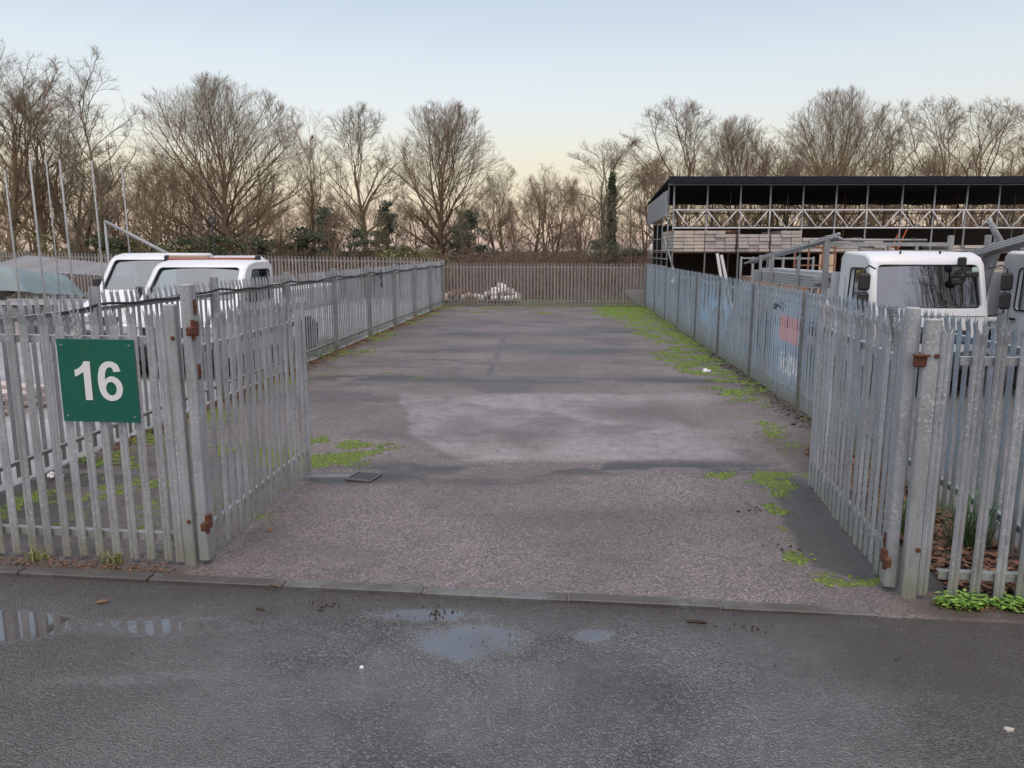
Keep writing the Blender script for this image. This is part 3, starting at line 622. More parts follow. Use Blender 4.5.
def cab(root, prof, W, taper, zt0, ws, sw, rw, L, floor=.85, white='white'):
    """ws=(z0,z1,halfbot,halftop,y0,y1) windscreen; sw=side window polygon (y,z); rw=(z0,z1,half)"""
    o = shell(prof, W, taper, zt0).build('body', M[white], None, False, True)
    inn = shell(prof, W-.10, taper, zt0, inset=.06).build('inn', M[white], None, False, True)
    lo = MB(); lo.box((0, L/2, floor-3), (W*2, L*3, 6)); lo = lo.build('lo', M[white], None, False, True); boolean(inn, [lo])
    cut = []
    z0, z1, hb, ht, y0, y1 = ws
    pl = rpoly([(-hb, z0), (hb, z0), (ht, z1), (-ht, z1)], .08)
    m = MB(); m.prism(pl, 'y', -.6, y1+.32); cut.append(m.build('c', M[white], None, False, True))
    sp = rpoly(sw, .06); m = MB(); m.prism(sp, 'x', -W, W); cut.append(m.build('c', M[white], None, False, True))
    m = MB(); m.prism(rpoly([(-rw[2], rw[0]), (rw[2], rw[0]), (rw[2], rw[1]), (-rw[2], rw[1])], .06), 'y', L-.4, L+.4); cut.append(m.build('c', M[white], None, False, True))
    boolean(o, [inn]+cut); o.parent = root; o.data.materials.clear(); o.data.materials.append(M[white])
    for p in o.data.polygons: p.material_index = 0
    bm = bmesh.new(); bm.from_mesh(o.data)
    for e in bm.edges: e.smooth = e.calc_face_angle(0) < R(32)
    for f in bm.faces: f.smooth = True
    bm.to_mesh(o.data); bm.free()
    # glass
    sl = lambda z: y0+(y1-y0)*(z-z0)/(z1-z0)
    big = [(x*1.02, z) for x, z in pl]
    m = MB(); V = []; nx, nz = 12, 6
    for j in range(nz+1):
        z = z0-.01+(z1-z0+.02)*j/nz; h = hb+(ht-hb)*j/nz
        for i in range(nx+1):
            q = -1+2*i/nx; V.append((q*(h+.005), sl(z)+.025+.05*q*q, z))
    m.add(V, [(j*(nx+1)+i, j*(nx+1)+i+1, (j+1)*(nx+1)+i+1, (j+1)*(nx+1)+i) for j in range(nz) for i in range(nx)]); m.build('windscreen', M['screen' if L < 2 else 'vanscreen'], root, True)
    pts = [(x, sl(z)+.012+.05*(x/hb)**2, z) for x, z in pl]; m = MB(); m.tube(pts+[pts[0], pts[1]], .019 if L < 2 else .011, 6, False); m.build('windscreen_seal', M['black'], root, True)
    for s in (-1, 1):
        m = MB(); zc = sum(z for y, z in sp)/len(sp)
        vs = [(s*((W/2-.04)*(1-taper*max(0, z-zt0))), y, z) for y, z in sp]; m.add(vs, [tuple(range(len(vs)))]); m.build('side_window', M['glass'], root)
        vs = [(v[0]+s*.035, v[1], v[2]) for v in vs]; m = MB(); m.tube(vs+[vs[0], vs[1]], .013, 5, False); m.build('window_seal', M['black'], root, True)
    m = MB(); m.box((0, L-.04, (rw[0]+rw[1])/2), (rw[2]*2+.03, .006, rw[1]-rw[0]+.03)); m.build('rear_window', M['glass'], root)
    for s in (-1, 1):
        m = MB(); yb = L-.55; m.cbox((s*.42, yb, floor+.12), (.5, .45, .18), .04); m.cbox((s*.42, yb+.24, floor+.42), (.46, .12, .6), .05); m.cbox((s*.42, yb+.24, floor+.80), (.26, .09, .15), .03); m.build('seat', M['seat'], root)
    m = MB(); n = 20; c = Vector((.42, L-1.0 if L < 1.6 else L-1.15, floor+.38)); rot = Matrix.Rotation(R(-35), 3, 'X')
    pts = [c+rot @ Vector((.19*math.cos(2*math.pi*i/n), 0, .19*math.sin(2*math.pi*i/n))) for i in range(n+1)]; m.tube(pts, .014, 6, False)
    m.bar(c+rot @ Vector((-.19, 0, 0)), c+rot @ Vector((.19, 0, 0)), .05, .02); m.build('steering_wheel', M['black'], root, True)
    m = MB(); m.cbox((0, y0+.22, floor+.10), (W-.2, .34, .3), .04); m.build('dashboard', M['interior'], root)

def lorry(label, x, y, rz, full=True):
    root = empty('flatbed_lorry', (x, y, 0), rz, label, 'lorry', 'white flatbed lorries in the scaffold yard')
    L = 1.32; W = 1.72
    prof = [(.06, .42), (0, .55), (0, 1.12), (.03, 1.26), (.22, 1.98), (.30, 2.06), (.46, 2.115), (L-.08, 2.13), (L, 2.06), (L, .42)]
    cab(root, prof, W, .05, 1.2, (1.31, 1.94, .765, .725, .055, .225), [(.22, 1.26), (.88, 1.26), (.88, 1.88), (.34, 1.88)], (1.35, 1.9, .6), L)
    m = MB(); m.cbox((0, -.03, .55), (W+.02, .14, .26), .03); m.build('bumper', M['black'], root)
    m = MB(); m.cbox((0, -.008, .90), (1.1, .02, .20), .008)
    for k in range(3): m.cbox((0, -.022, .84+.06*k), (1.06, .02, .018), .004)
    m.build('grille', M['black'], root)
    for s in (-1, 1):
        m = MB(); m.cbox((s*.66, -.008, .78), (.26, .05, .2), .03); m.build('headlight', M['lens'], root)
        m = MB(); m.cbox((s*(W/2+.003), .99, 1.15), (.006, .006, 1.2), .002); m.cbox((s*(W/2+.012), .86, 1.12), (.02, .14, .035), .006); m.build('door_trim', M['black'], root)
        m = MB(); xs_ = s*(W/2+.001)
        for p_, q_ in (((xs_, .24, .62), (xs_, .24, 1.24)), ((xs_, .24, .62), (xs_, 1.0, .62))): m.bar(p_, q_, .006, .006)
        m.build('door_seam', M['black'], root)
        # mirror
        xx = s*(W/2+.15); m = MB()
        m.tube([(s*(W/2-.06), .10, 1.88), (s*(W/2+.08), .0, 1.93), (xx, -.04, 1.88), (xx, -.04, 1.25), (s*(W/2-.02), .04, 1.2)], .012, 6)
        ar = m.build('mirror', M['black'], root, True)
        m = MB(); m.cbox((xx, -.05, 1.70), (.17, .07, .25), .03); m.cbox((xx, -.05, 1.43), (.16, .07, .24), .03); m.build('mirror_housing', M['black'], ar)
        m = MB(); m.tube([(s*.12+.1, .055, 1.30), (s*.12+.42, .075, 1.36)], .008, 5); m.build('wiper', M['black'], root)
    m = MB(); m.cbox((.43, .10, 1.98), (.13, .05, .14), .02); m.tube([(.45, .10, 1.92), (.44, .05, 1.78), (.47, .10, 1.72)], .022, 6); m.cbox((.58, .10, 1.80), (.22, .05, .085), .02, 0)
    m.cbox((.40, .10, 1.70), (.17, .06, .11), .03); m.build('kerb_mirror', M['black'], root)
    m = MB(); m.box((.66, .15, 1.86), (.09, .003, .09)); m.build('sticker', simple('sticker', (.5, .66, .60), .5), root)
    m = MB(); m.bar((-.78, .001, 1.20), (.78, .001, 1.20), .006, .008); m.build('panel_seam', M['black'], root)
    for q in (-.33, .25):
        m = MB(); m.tube([(q, .38, 2.10), (q, .38, 2.135)], .016, 8); m.build('roof_lamp', M['black'], root)
    # chassis and bed
    m = MB(); m.box((-.4, 3.2, .62), (.09, 5.6, .16)); m.box((.4, 3.2, .62), (.09, 5.6, .16)); m.build('chassis', M['dkmetal'], root)
    m = MB(); m.cbox((0, 4.05, .98), (2.0, 5.0, .09), .01); m.build('bed', M['boardend'], root)
    for s in (-1, 1):
        m = MB(); m.cbox((s*.99, 4.05, 1.22), (.035, 5.0, .38), .008); m.build('dropside', M['corr'], root)
        m = MB(); m.cbox((s*.985, 1.50, 1.68), (.075, .075, 1.4), .006); m.build('rack_post', M['scaf'], root)
        for yy in (2.7, 4.2, 5.0):
            m = MB(); m.bar((s*1.02, yy, .95), (s*1.02, yy, 2.05), .05, .05); m.build('stake', M['scaf'], root)
        for yy in (.55, 5.1): wheel(root, s*(W/2-.14 if yy < 1 else .82), yy, .34)
    m = MB(); m.bar((-1.0, 1.5, 2.24), (1.0, 1.5, 2.24), .06, .06); m.bar((-.95, 1.5, 1.75), (.95, 1.5, 1.75), .04, .04)
    for q in (-.45, .0, .45): m.bar((q, 1.5, 1.1), (q, 1.5, 2.21), .04, .04)
    m.build('headboard_frame', M['scaf'], root)
    m = MB(); m.box((-.55, 1.46, 1.45), (.7, .02, .7)); m.box((.35, 1.46, 1.3), (1.0, .02, .5)); m.build('headboard_panel', M['corr'], root)
    return root
lorry('white flatbed lorry with dark windscreen and steel tube rack behind the right fence', 6.08, 11.05, R(-1.5))
lorry('white flatbed lorry partly cut off at the right edge of the picture', 8.42, 10.62, R(-1.5))

def tubes(label, p0, p1, rows, r=.024, seed=0, group='bundles of scaffold tubes on the lorries', mat='scaf', stagger=.25):
    rr = random.Random(seed); p0, p1 = Vector(p0), Vector(p1); d = (p1-p0).normalized(); a = d.cross(Vector((0, 0, 1))).normalized(); u = a.cross(d)
    root = empty('tube_bundle', p0, 0, label, 'tube bundle', group)
    m = MB(); k = 0
    for j, n in enumerate(rows):
        for i in range(n):
            o = a*((i-(n-1)/2)*2.05*r)+u*(j*1.75*r); s0 = rr.uniform(-stagger, stagger)*d; s1 = rr.uniform(-stagger, stagger)*d
            m.tube([o+s0, p1-p0+o+s1], r, 7)
    m.build('tubes', M[mat], root, True)
    m = MB(); q = (p1-p0)*.5; w = max(rows)*1.03*r
    for f in (.2, .8):
        q = (p1-p0)*f; pts = [q-a*w-u*r, q+a*w-u*r, q+a*w*.8+u*(len(rows)*1.75*r), q-a*w*.8+u*(len(rows)*1.75*r), q-a*w-u*r]; m.tube(pts, .006, 4)
    m.build('strap', M['black'], root)
tubes('long grey scaffold tubes lying back from the tube rack, left of the lorry cab', (5.22, 12.4, 2.34), (5.62, 18.2, 1.85), (4, 3), .024, 1)
tubes('grey tubes lying across the top of the rack above the lorry cab', (5.30, 12.52, 2.31), (6.9, 12.75, 2.31), (2,), .02, 7, stagger=.1)
tubes('thick bundle of bluish scaffold tubes sloping up to the right over the second lorry', (7.22, 13.4, 1.78), (7.62, 9.6, 2.60), (6, 5, 4), .024, 2)
m = MB(); m.tube([(7.35, 12.0, .9), (7.38, 11.95, 1.7), (7.52, 11.9, 2.28), (7.42, 11.88, 2.40), (7.27, 11.85, 2.62)], [.075, .07, .06, .05, .035], 8)
tag(m.build('rack_arm', M['scaf'], smooth=True), 'bent grey steel arm standing upright between the two lorries', 'steel arm')
def plank_stack(label, c, d, nx, nz, rz, mat, cat='board stack', group=None, seed=0, jit=.04, name='board_stack'):
    rr = random.Random(seed); m = MB(); w, l, h = d
    for k in range(nz):
        for i in range(nx):
            if k == nz-1 and rr.random() < .25: continue
            o = Vector(((i-(nx-1)/2)*w, rr.uniform(-jit, jit), (k+.5)*h)); o.rotate(Matrix.Rotation(rz, 3, 'Z'))
            m.box(Vector(c)+o, (w*.96, l, h*.86), rz)
    return tag(m.build(name, mat), label, cat, group)
plank_stack('stack of silver aluminium boards along the side of the lorry bed', (5.52, 14.9, 1.50), (.22, 3.7, .045), 3, 6, R(-1.5), M['silver'], group=None, seed=3, jit=.1)

def pickup(label, x, y, rz, hs=1., bed=True):
    root = empty('dropside_van', (x, y, 0), rz, label, 'van', 'white vans in the left neighbouring yard'); L = 2.35; W = 1.86
    prof = [(.06, .34), (0, .50), (.01, .84), (.10, 1.0), (.62, 1.20), (.70, 1.27), (1.20, 1.85), (1.34, 1.925), (1.6, 1.965), (2.22, 1.965), (L, 1.88), (L, .34)]
    prof = [(a, b*hs) for a, b in prof]
    cab(root, prof, W, .09, 1.1, (1.29*hs, 1.845*hs, .82, .755, .72, 1.185), [(1.15, 1.24*hs), (2.15, 1.24*hs), (2.15, 1.80*hs), (1.42, 1.80*hs)], (1.35, 1.78, .6), L, .75)
    m = MB(); m.cbox((0, -.03, .48), (W-.02, .16, .30), .05); m.build('bumper', M['black'], root)
    m = MB(); m.cbox((0, -.005, .80), (.95, .03, .17), .01); m.build('grille', M['black'], root)
    for s in (-1, 1):
        m = MB(); m.cbox((s*.70, .03, .84), (.36, .12, .22), .05); m.build('headlight', M['lens'], root)
        m = MB(); m.cbox((s*(W/2+.10), .98, 1.38*hs), (.16, .10, .26), .03); m.bar((s*(W/2-.05), 1.0, 1.28*hs), (s*(W/2+.1), 1.0, 1.30*hs), .05, .04); m.build('mirror', M['black'], root)
        m = MB(); m.tube([(s*.3-.3, .70, 1.29), (s*.3+.25, .86, 1.42)], .008, 5); m.build('wiper', M['black'], root)
        wheel(root, s*(W/2-.11), .55); wheel(root, s*(W/2-.11), 4.3)
        m = MB(); m.cbox((s*(W/2-.004), 2.05, 1.12), (.02, .14, .03), .005); m.build('door_handle', M['black'], root)
    if bed:
        m = MB(); m.box((-.4, 3.7, .55), (.08, 3.6, .14)); m.box((.4, 3.7, .55), (.08, 3.6, .14)); m.build('chassis', M['dkmetal'], root)
        m = MB(); m.cbox((0, 4.2, .93), (2.0, 3.6, .07), .01); m.build('bed', M['silver'], root)
        for s in (-1, 1):
            m = MB(); m.cbox((s*.99, 4.2, 1.16), (.03, 3.6, .40), .006)
            for k in range(3): m.cbox((s*1.008, 4.2, 1.05+.12*k), (.012, 3.58, .02), .003)
            m.build('dropside', M['white2'], root)
        m = MB(); m.cbox((0, 5.99, 1.16), (1.94, .03, .40), .006); m.build('tailboard', M['white2'], root)
    return root
v2 = pickup('white dropside van parked close behind the left fence, nearest of the pair', -5.70, 12.55, R(-5.5))
v1 = pickup('white van parked further left, behind and beside the nearer dropside van', -7.45, 14.6, R(-2), 1.06, False)
m = MB(); m.cbox((0, 3.9, 1.2), (1.86, 3.0, 1.62), .12); m.build('load_body', M['white'], v1)
# light/ladder bar above the near van
root = empty('roof_bar', (-5.68, 14.6, 1.99), R(-5.5), 'red and tan roof bar with black end caps over the white vans', 'roof bar')
for s, c in ((-1, 'black'), (1, 'black')):
    m = MB(); m.cbox((s*1.02, 0, -.02), (.09, .12, .17), .02); m.build('end_cap', M[c], root)
m = MB(); m.cbox((-.52, 0, .02), (.88, .10, .09), .015); m.build('tan_box', M['amber'], root)
m = MB(); m.cbox((.0, -.07, -.02), (1.95, .03, .045), .008); m.build('red_strip', M['red'], root)
m = MB(); m.cbox((.45, 0, -.01), (1.0, .09, .06), .01); m.build('rear_strip', M['red'], root)
m = MB(); m.bar((-.8, 0, -.1), (-.8, 0, -.9), .05, .05); m.bar((.8, 0, -.1), (.8, 0, -.9), .05, .05); m.bar((-.8, 0, -.08), (.8, 0, -.08), .04, .04); m.build('support_frame', M['dkmetal'], root); root.scale = (.88, 1, 1)

# ------------------------------------------------------------------ left yard: poles, tarpaulin, sheet
for i, (x, y, h, r, lab) in enumerate((
    (-7.44, 11.5, 3.30, .013, 'pale upright pole, leftmost of the row in the left yard'), (-7.0, 11.4, 3.42, .016, 'tall pale upright pole standing over the teal tarpaulin'),
    (-6.85, 11.9, 3.50, .016, 'pale upright pole just right of the teal tarpaulin'), (-6.9, 12.9, 3.60, .015, 'pale upright pole close to the left of the white vans'),
    (-9.25, 15.6, 4.0, .013, 'thin brownish upright pole behind the pale ones left of the vans'), (-8.55, 17.2, 3.9, .016, 'thin upright pole rising behind the farther white van'))):
    m = MB(); m.tube([(x, y, 0), (x+.02, y, h*.5), (x, y+.02, h)], r, 7); tag(m.build('pole', M['scaf'], smooth=True), lab, 'pole', 'upright poles in the left yard')
root = empty('lamp_mast', (-6.95, 18.0, 0), 0, 'slim grey mast with a round fitting on top behind the white vans', 'mast')
m = MB(); m.tube([(0, 0, 0), (0, 0, 2.78)], .02, 8); m.build('mast', M['dkmetal'], root)
m = MB(); n = 14; m.tube([(.07*math.cos(2*math.pi*i/n), 0, 2.84+.07*math.sin(2*math.pi*i/n)) for i in range(n+1)], .03, 6, False); m.build('round_fitting', M['dkmetal'], root)
m = MB(); m.tube([(-8.7, 16.6, 2.75), (-7.05, 16.2, 1.98)], .035, 7); m.tube([(-8.7, 16.6, 0), (-8.7, 16.6, 2.75)], .03, 7)
tag(m.build('raking_strut', M['scaf'], smooth=True), 'grey tube strut slanting down towards the roof of the farther van', 'strut')
def tarp():
    root = empty('covered_pile', (-14.9, 20.0, 0), 0, 'low pile covered with a pale teal tarpaulin, at the left edge', 'covered pile')
    nx, ny = 30, 20; V = []
    for j in range(ny+1):
        for i in range(nx+1):
            x = -3+6*i/nx; y = -1.4+2.8*j/ny
            z = 1.78-.03*(x+3)-.10*y+.012*math.sin(x*4+y*2)+.012*math.sin(y*9)
            e = max(abs(x)/3, abs(y)/1.4)
            if e > .86: z -= (e-.86)*4.2
            V.append((x, y, z))
    m = MB(); m.add(V, [(j*(nx+1)+i, j*(nx+1)+i+1, (j+1)*(nx+1)+i+1, (j+1)*(nx+1)+i) for j in range(ny) for i in range(nx)]); m.build('tarpaulin', M['teal'], root, True)
    m = MB(); rr = random.Random(8)
    for k in range(26): m.box((rr.uniform(-2.3, 2.3), rr.uniform(-.9, .9), rr.uniform(.2, 1.1)), (rr.uniform(.5, 1.2), rr.uniform(.3, .7), rr.uniform(.2, .4)), rr.uniform(-.2, .2))
    m.build('pile', M['boardend'], root)
    root = empty('corrugated_sheet_roof', (-13.1, 23.2, -.12), R(-6), 'grey corrugated sheet propped as a low roof behind the teal tarpaulin', 'roof')
    V = []; n = 80
    for i in range(n+1):
        x = -2.4+4.8*i/n; w = .025*math.sin(i*2.2)
        t = (x+2.4)/4.8
        V += [(x, -1.2, 1.72-.20*t+w), (x, 1.0, 2.10-.42*t+w)]
    m = MB(); m.add(V, [(2*i, 2*i+2, 2*i+3, 2*i+1) for i in range(n)]); o = m.build('roof_sheet', M['greyroof'], root); md = o.modifiers.new('s', 'SOLIDIFY'); md.thickness = .02
    for x in (-2.2, 2.2):
        for y in (-1.1, .9): m = MB(); m.bar((x, y, 0), (x, y, 1.55), .07, .07); m.build('leg', M['scaf'], root)
tarp()
plank_stack('low stack of grey boards on the ground between the tarpaulin pile and vans', (-7.7, 10.4, 0), (.23, 2.4, .05), 4, 6, R(70), M['boardend'], seed=9)
plank_stack('second low stack of pale boards on the ground at the left behind the fence', (-9.4, 9.6, 0), (.23, 2.6, .05), 5, 8, R(82), M['wood'], seed=10)

# ------------------------------------------------------------------ scaffold storage rack on the right
RY = 30.0; RX0 = 6.28; RD = 8.0; NB = 15; SP = 1.235
def rack():
    root = empty('scaffold_rack', (RX0, RY, 0), R(-.4), 'long open storage rack of scaffold tubes with a flat black roof', 'storage rack')
    W = NB*SP; r = random.Random(4)
    def ztop(y): return 4.80-.42*y/RD
    m = MB(); n = 60; V = []
    for j in range(2):
        y = -.35 if j == 0 else RD+.2
        for i in range(n+1): V.append((-.35+(W+.7)*i/n, y, ztop(y)+.03*math.sin(i*1.3)+.01*r.random()))
    m.add(V, [(i, i+1, i+n+2, i+n+1) for i in range(n)]); o = m.build('roof_sheet', M['roof'], root); md = o.modifiers.new('s', 'SOLIDIFY'); md.thickness = .05
    m = MB(); m.box((W/2, -.36, ztop(0)-.04), (W+.7, .03, .26)); m.build('fascia', M['roof'], root)
    for row, yy in enumerate((0, RD*.45, RD)):
        for i in range(NB+1):
            if row == 1 and i % 2: continue
            m = MB(); x = i*SP+r.uniform(-.05, .05)+(.4 if row else 0); m.tube([(x, yy, 0), (x+r.uniform(-.03, .03), yy, ztop(yy)-.04)], .035 if row == 0 else .03, 7)
            m.build('standard', M['rusty_tube'] if (row and r.random() < .3) else M['scaf'], root, True)
    for z in (2.12, 4.62):
        m = MB(); m.tube([(-.3, -.05, z), (W, -.05, z)], .028, 7); m.build('ledger', M['scaf'], root, True)
    m = MB(); m.tube([(-.3, RD-.05, 3.9), (W, RD-.05, 3.9)], .025, 7); m.build('ledger', M['rusty_tube'], root, True)
    m = MB(); m.tube([(-.3, RD*.45, 2.1), (W, RD*.45, 2.1)], .025, 7); m.build('ledger', M['rusty_tube'], root, True)
    m = MB(); m.tube([(-.2, -.08, 2.85), (2.2, -.08, 2.85)], .03, 7); m.build('ledger', M['rusty_tube'], root, True)
    # lattice beam
    m = MB(); z0, z1 = 2.99, 3.66; y = -.12
    m.tube([(-.1, y, z0), (W, y, z0)], .032, 7); m.tube([(-.1, y, z1), (W, y, z1)], .032, 7); x = 0; k = 0
    while x < W-.6:
        m.tube([(x, y, z1 if k % 2 == 0 else z0), (x+.56, y, z0 if k % 2 == 0 else z1)], .024, 6)
        if k % 6 == 5: m.tube([(x+.62, y, z0), (x+.62, y, z1)], .026, 6); x += .10
        x += .60; k += 1
    m.build('lattice_beam', M['paint_white'], root, True)
    for i in range(NB):
        m = MB(); m.box(((i+.5)*SP, RD*.5, 2.05), (SP-.02, RD-.3, .05)); m.build('deck', M['brownpile'], root)
    m = MB(); m.box((W/2, RD-.2, 1.65), (W, .03, 3.3)); m.build('back_sheet', M['sheet_dark'], root)
    # left end: corrugated silver panel, grid and struts
    V = []; n = 44
    for i in range(n+1):
        z = 3.30+.98*i/n; w = .03*(1 if i % 4 < 2 else -1)
        V += [(-.34+w, -.05, z+.12), (-.34+w, RD-.2, z)]
    m = MB(); m.add(V, [(2*i, 2*i+2, 2*i+3, 2*i+1) for i in range(n)]); o = m.build('end_panel', M['corr'], root); md = o.modifiers.new('s', 'SOLIDIFY'); md.thickness = .012
    for k in range(5):
        m = MB(); yy = k*RD/4.3+.3; m.tube([(-.22, yy, 0), (-.22, yy, 4.6-.05*yy)], .03, 7); m.build('end_standard', M['scaf'], root, True)
    for z in (1.15, 1.5, 1.8, 2.12, 2.6):
        m = MB(); m.tube([(-.26, -.1, z), (-.26, RD, z)], .022, 6); m.build('end_ledger', M['scaf'], root, True)
    m = MB(); m.tube([(-.26, .8, 2.6), (.15, -.15, .9)], .035, 7); m.build('brace', M['corr'], root, True)
    for x in (8.35, 8.6): m = MB(); m.tube([(x, -.1, 2.12), (x+.42, .1, 2.95)], .03, 6); m.build('orange_brace', M['orange'], root, True)
    for ch in root.children:                               # the left end is not quite square to the front
        for v in ch.data.vertices: v.co.x += .075*max(0, v.co.y)*(1-v.co.x/W)
rack()
def stacks():
    r = random.Random(11); i = 0
    spec = [(0.55, 'cream stack of boards at the far left end of the rack, behind the corrugated panel', 6, 15, 'wood'),
            (1.75, 'board stack on the rack deck, second from its left end', 6, 15, 'boardend'), (3.05, 'board stack on the rack deck, third from its left end', 6, 12, 'boardend'),
            (4.3, 'uneven board stack on the rack deck, fourth from its left end', 6, 14, 'boardend'), (5.5, 'low board stack on the rack deck beside the red-brown pile', 5, 12, 'wood'), (6.6, 'board stack on the rack deck left of the beige one above the cab', 5, 9, 'boardend')]
    for x, lab, nx, nz, mt in spec:
        plank_stack(lab, (RX0+x, RY+1.0, 2.08), (.395, 2.4, .135), 3, round(nz*.40), R(-.4), M[mt], group='board stacks on the scaffold rack', seed=i, jit=.05); i += 1
    for x, lab, nx, nz, mt, z in ((2.9, 'red-brown timber stack behind the pale boards on the rack', 5, 17, 'brownpile', 2.08), (7.1, 'brown timber pile low on the rack above the lorry cab', 8, 6, 'brownpile', 2.08), (9.4, 'brown timber pile low on the rack towards the right', 9, 4, 'brownpile', 2.08),
                                  (7.9, 'pale beige board stack on the rack above the lorry cab', 6, 8, 'wood', 2.1), (11.6, 'beige board stack on the rack above the second lorry', 8, 5, 'wood', 2.08)):
        plank_stack(lab, (RX0+x, RY+(3.9 if mt == 'brownpile' else 1.0), z), (.40, 2.2, .13), max(2, nx//2), max(2, round(nz*.42)), R(-.4), M[mt], group='board stacks on the scaffold rack', seed=i, jit=.15); i += 1
    for x, z0, lab in ((6.8, .35, 'beige board stack under the rack deck left of the lorry cab'), (10.6, .9, 'beige board stack under the rack deck between the lorries'), (13.0, .9, 'beige board stack under the rack deck behind the second lorry')):
        for b in (-.7, .7): pass
        plank_stack(lab, (RX0+x, RY+1.2, z0), (.48, 2.4, .135), 4, 4 if z0 < .5 else 6, R(-.4), M['wood'], group='board stacks under the rack deck', seed=i, jit=.12); i += 1
    # trestles carry them
    for x in (10.6, 13.0):
        root = empty('trestle', (RX0+x, RY+1.2, 0), 0, 'steel trestle carrying beige boards under the deck, %s' % ('between the lorries' if x < 12 else 'behind the second lorry'), 'trestle')
        for yy in (-.8, .8):
            for xx in (-.9, .9): m = MB(); m.bar((xx, yy, 0), (xx, yy, .84), .06, .06); m.build('leg', M['scaf'], root)
            m = MB(); m.bar((-.95, yy, .865), (.95, yy, .865), .06, .06); m.build('beam', M['scaf'], root)
    m = MB(); m.box((11.72, 28.6, 1.0), (.62, .05, 2.0), R(4)); tag(m.build('plywood_board', M['ply']), 'upright pale plywood board leaning in the dark part of the rack', 'board')
    m = MB(); m.box((7.72, 28.2, 1.0), (.10, .04, 2.1), rot=Matrix.Rotation(R(-12), 3, 'Y')); m.box((7.90, 28.2, 1.0), (.10, .04, 2.0), rot=Matrix.Rotation(R(-14), 3, 'Y'))
    tag(m.build('plank', M['litter']), 'pair of white planks leaning behind the far part of the right fence', 'plank')
    root = empty('rusty_rack', (10.9, 27.8, 0), 0, 'red-brown rusty frame standing left of the lorry cab in front of the rack', 'frame')
    for x in (-.7, -.2, .3, .75): m = MB(); m.tube([(x, 0, 0), (x, 0, 2.35)], .035, 6); m.build('upright', M['rusty_tube'], root)
    for z in (1.0, 1.6, 2.25): m = MB(); m.tube([(-.7, 0, z), (.75, 0, z)], .03, 6); m.build('crossbar', M['rusty_tube'], root)
    # steel scaffold frame left of lorry seen over fence
    root = empty('stillage', (8.1, 23.0, 0), 0, 'grey steel stillage full of tube fittings between the rack and the lorry', 'stillage')
    for x in (-.9, 0, .9):
        for y in (0, 1.2): m = MB(); m.bar((x, y, 0), (x, y, 1.95), .06, .06); m.build('upright', M['scaf'], root)
    for z in (.5, 1.9): m = MB(); m.bar((-.9, 0, z), (.9, 0, z), .05, .05); m.bar((-.9, 1.2, z), (.9, 1.2, z), .05, .05); m.build('bar', M['scaf'], root)
    m = MB(); m.box((0, .6, .95), (1.7, 1.1, .8)); m.build('load', M['brownpile'], root)
stacks()

# ------------------------------------------------------------------ trees
def tubes_np(P0, P1, R0, R1, k):
    P0, P1 = np.array(P0), np.array(P1); R0 = np.array(R0)[:, None]; R1 = np.array(R1)[:, None]
    d = P1-P0; L = np.linalg.norm(d, axis=1, keepdims=True); d = d/np.maximum(L, 1e-6)
    u = np.where(np.abs(d[:, 2:3]) > .9, np.array([[1., 0, 0]]), np.array([[0, 0, 1.]]))
    a = np.cross(d, u); a /= np.linalg.norm(a, axis=1, keepdims=True); b = np.cross(d, a)
    V = []
    for P, Rr in ((P0-d*R0*.3, R0), (P1+d*R1*.3, R1)):
        for j in range(k): t = 2*math.pi*j/k; V.append(P+Rr*(math.cos(t)*a+math.sin(t)*b))
    V = np.stack(V, 1).reshape(-1, 3); n = len(P0); base = (np.arange(n)*2*k)[:, None]
    F = np.concatenate([base+np.array([[j, (j+1) % k, k+(j+1) % k, k+j]]) for j in range(k)], 0)
    return V, F
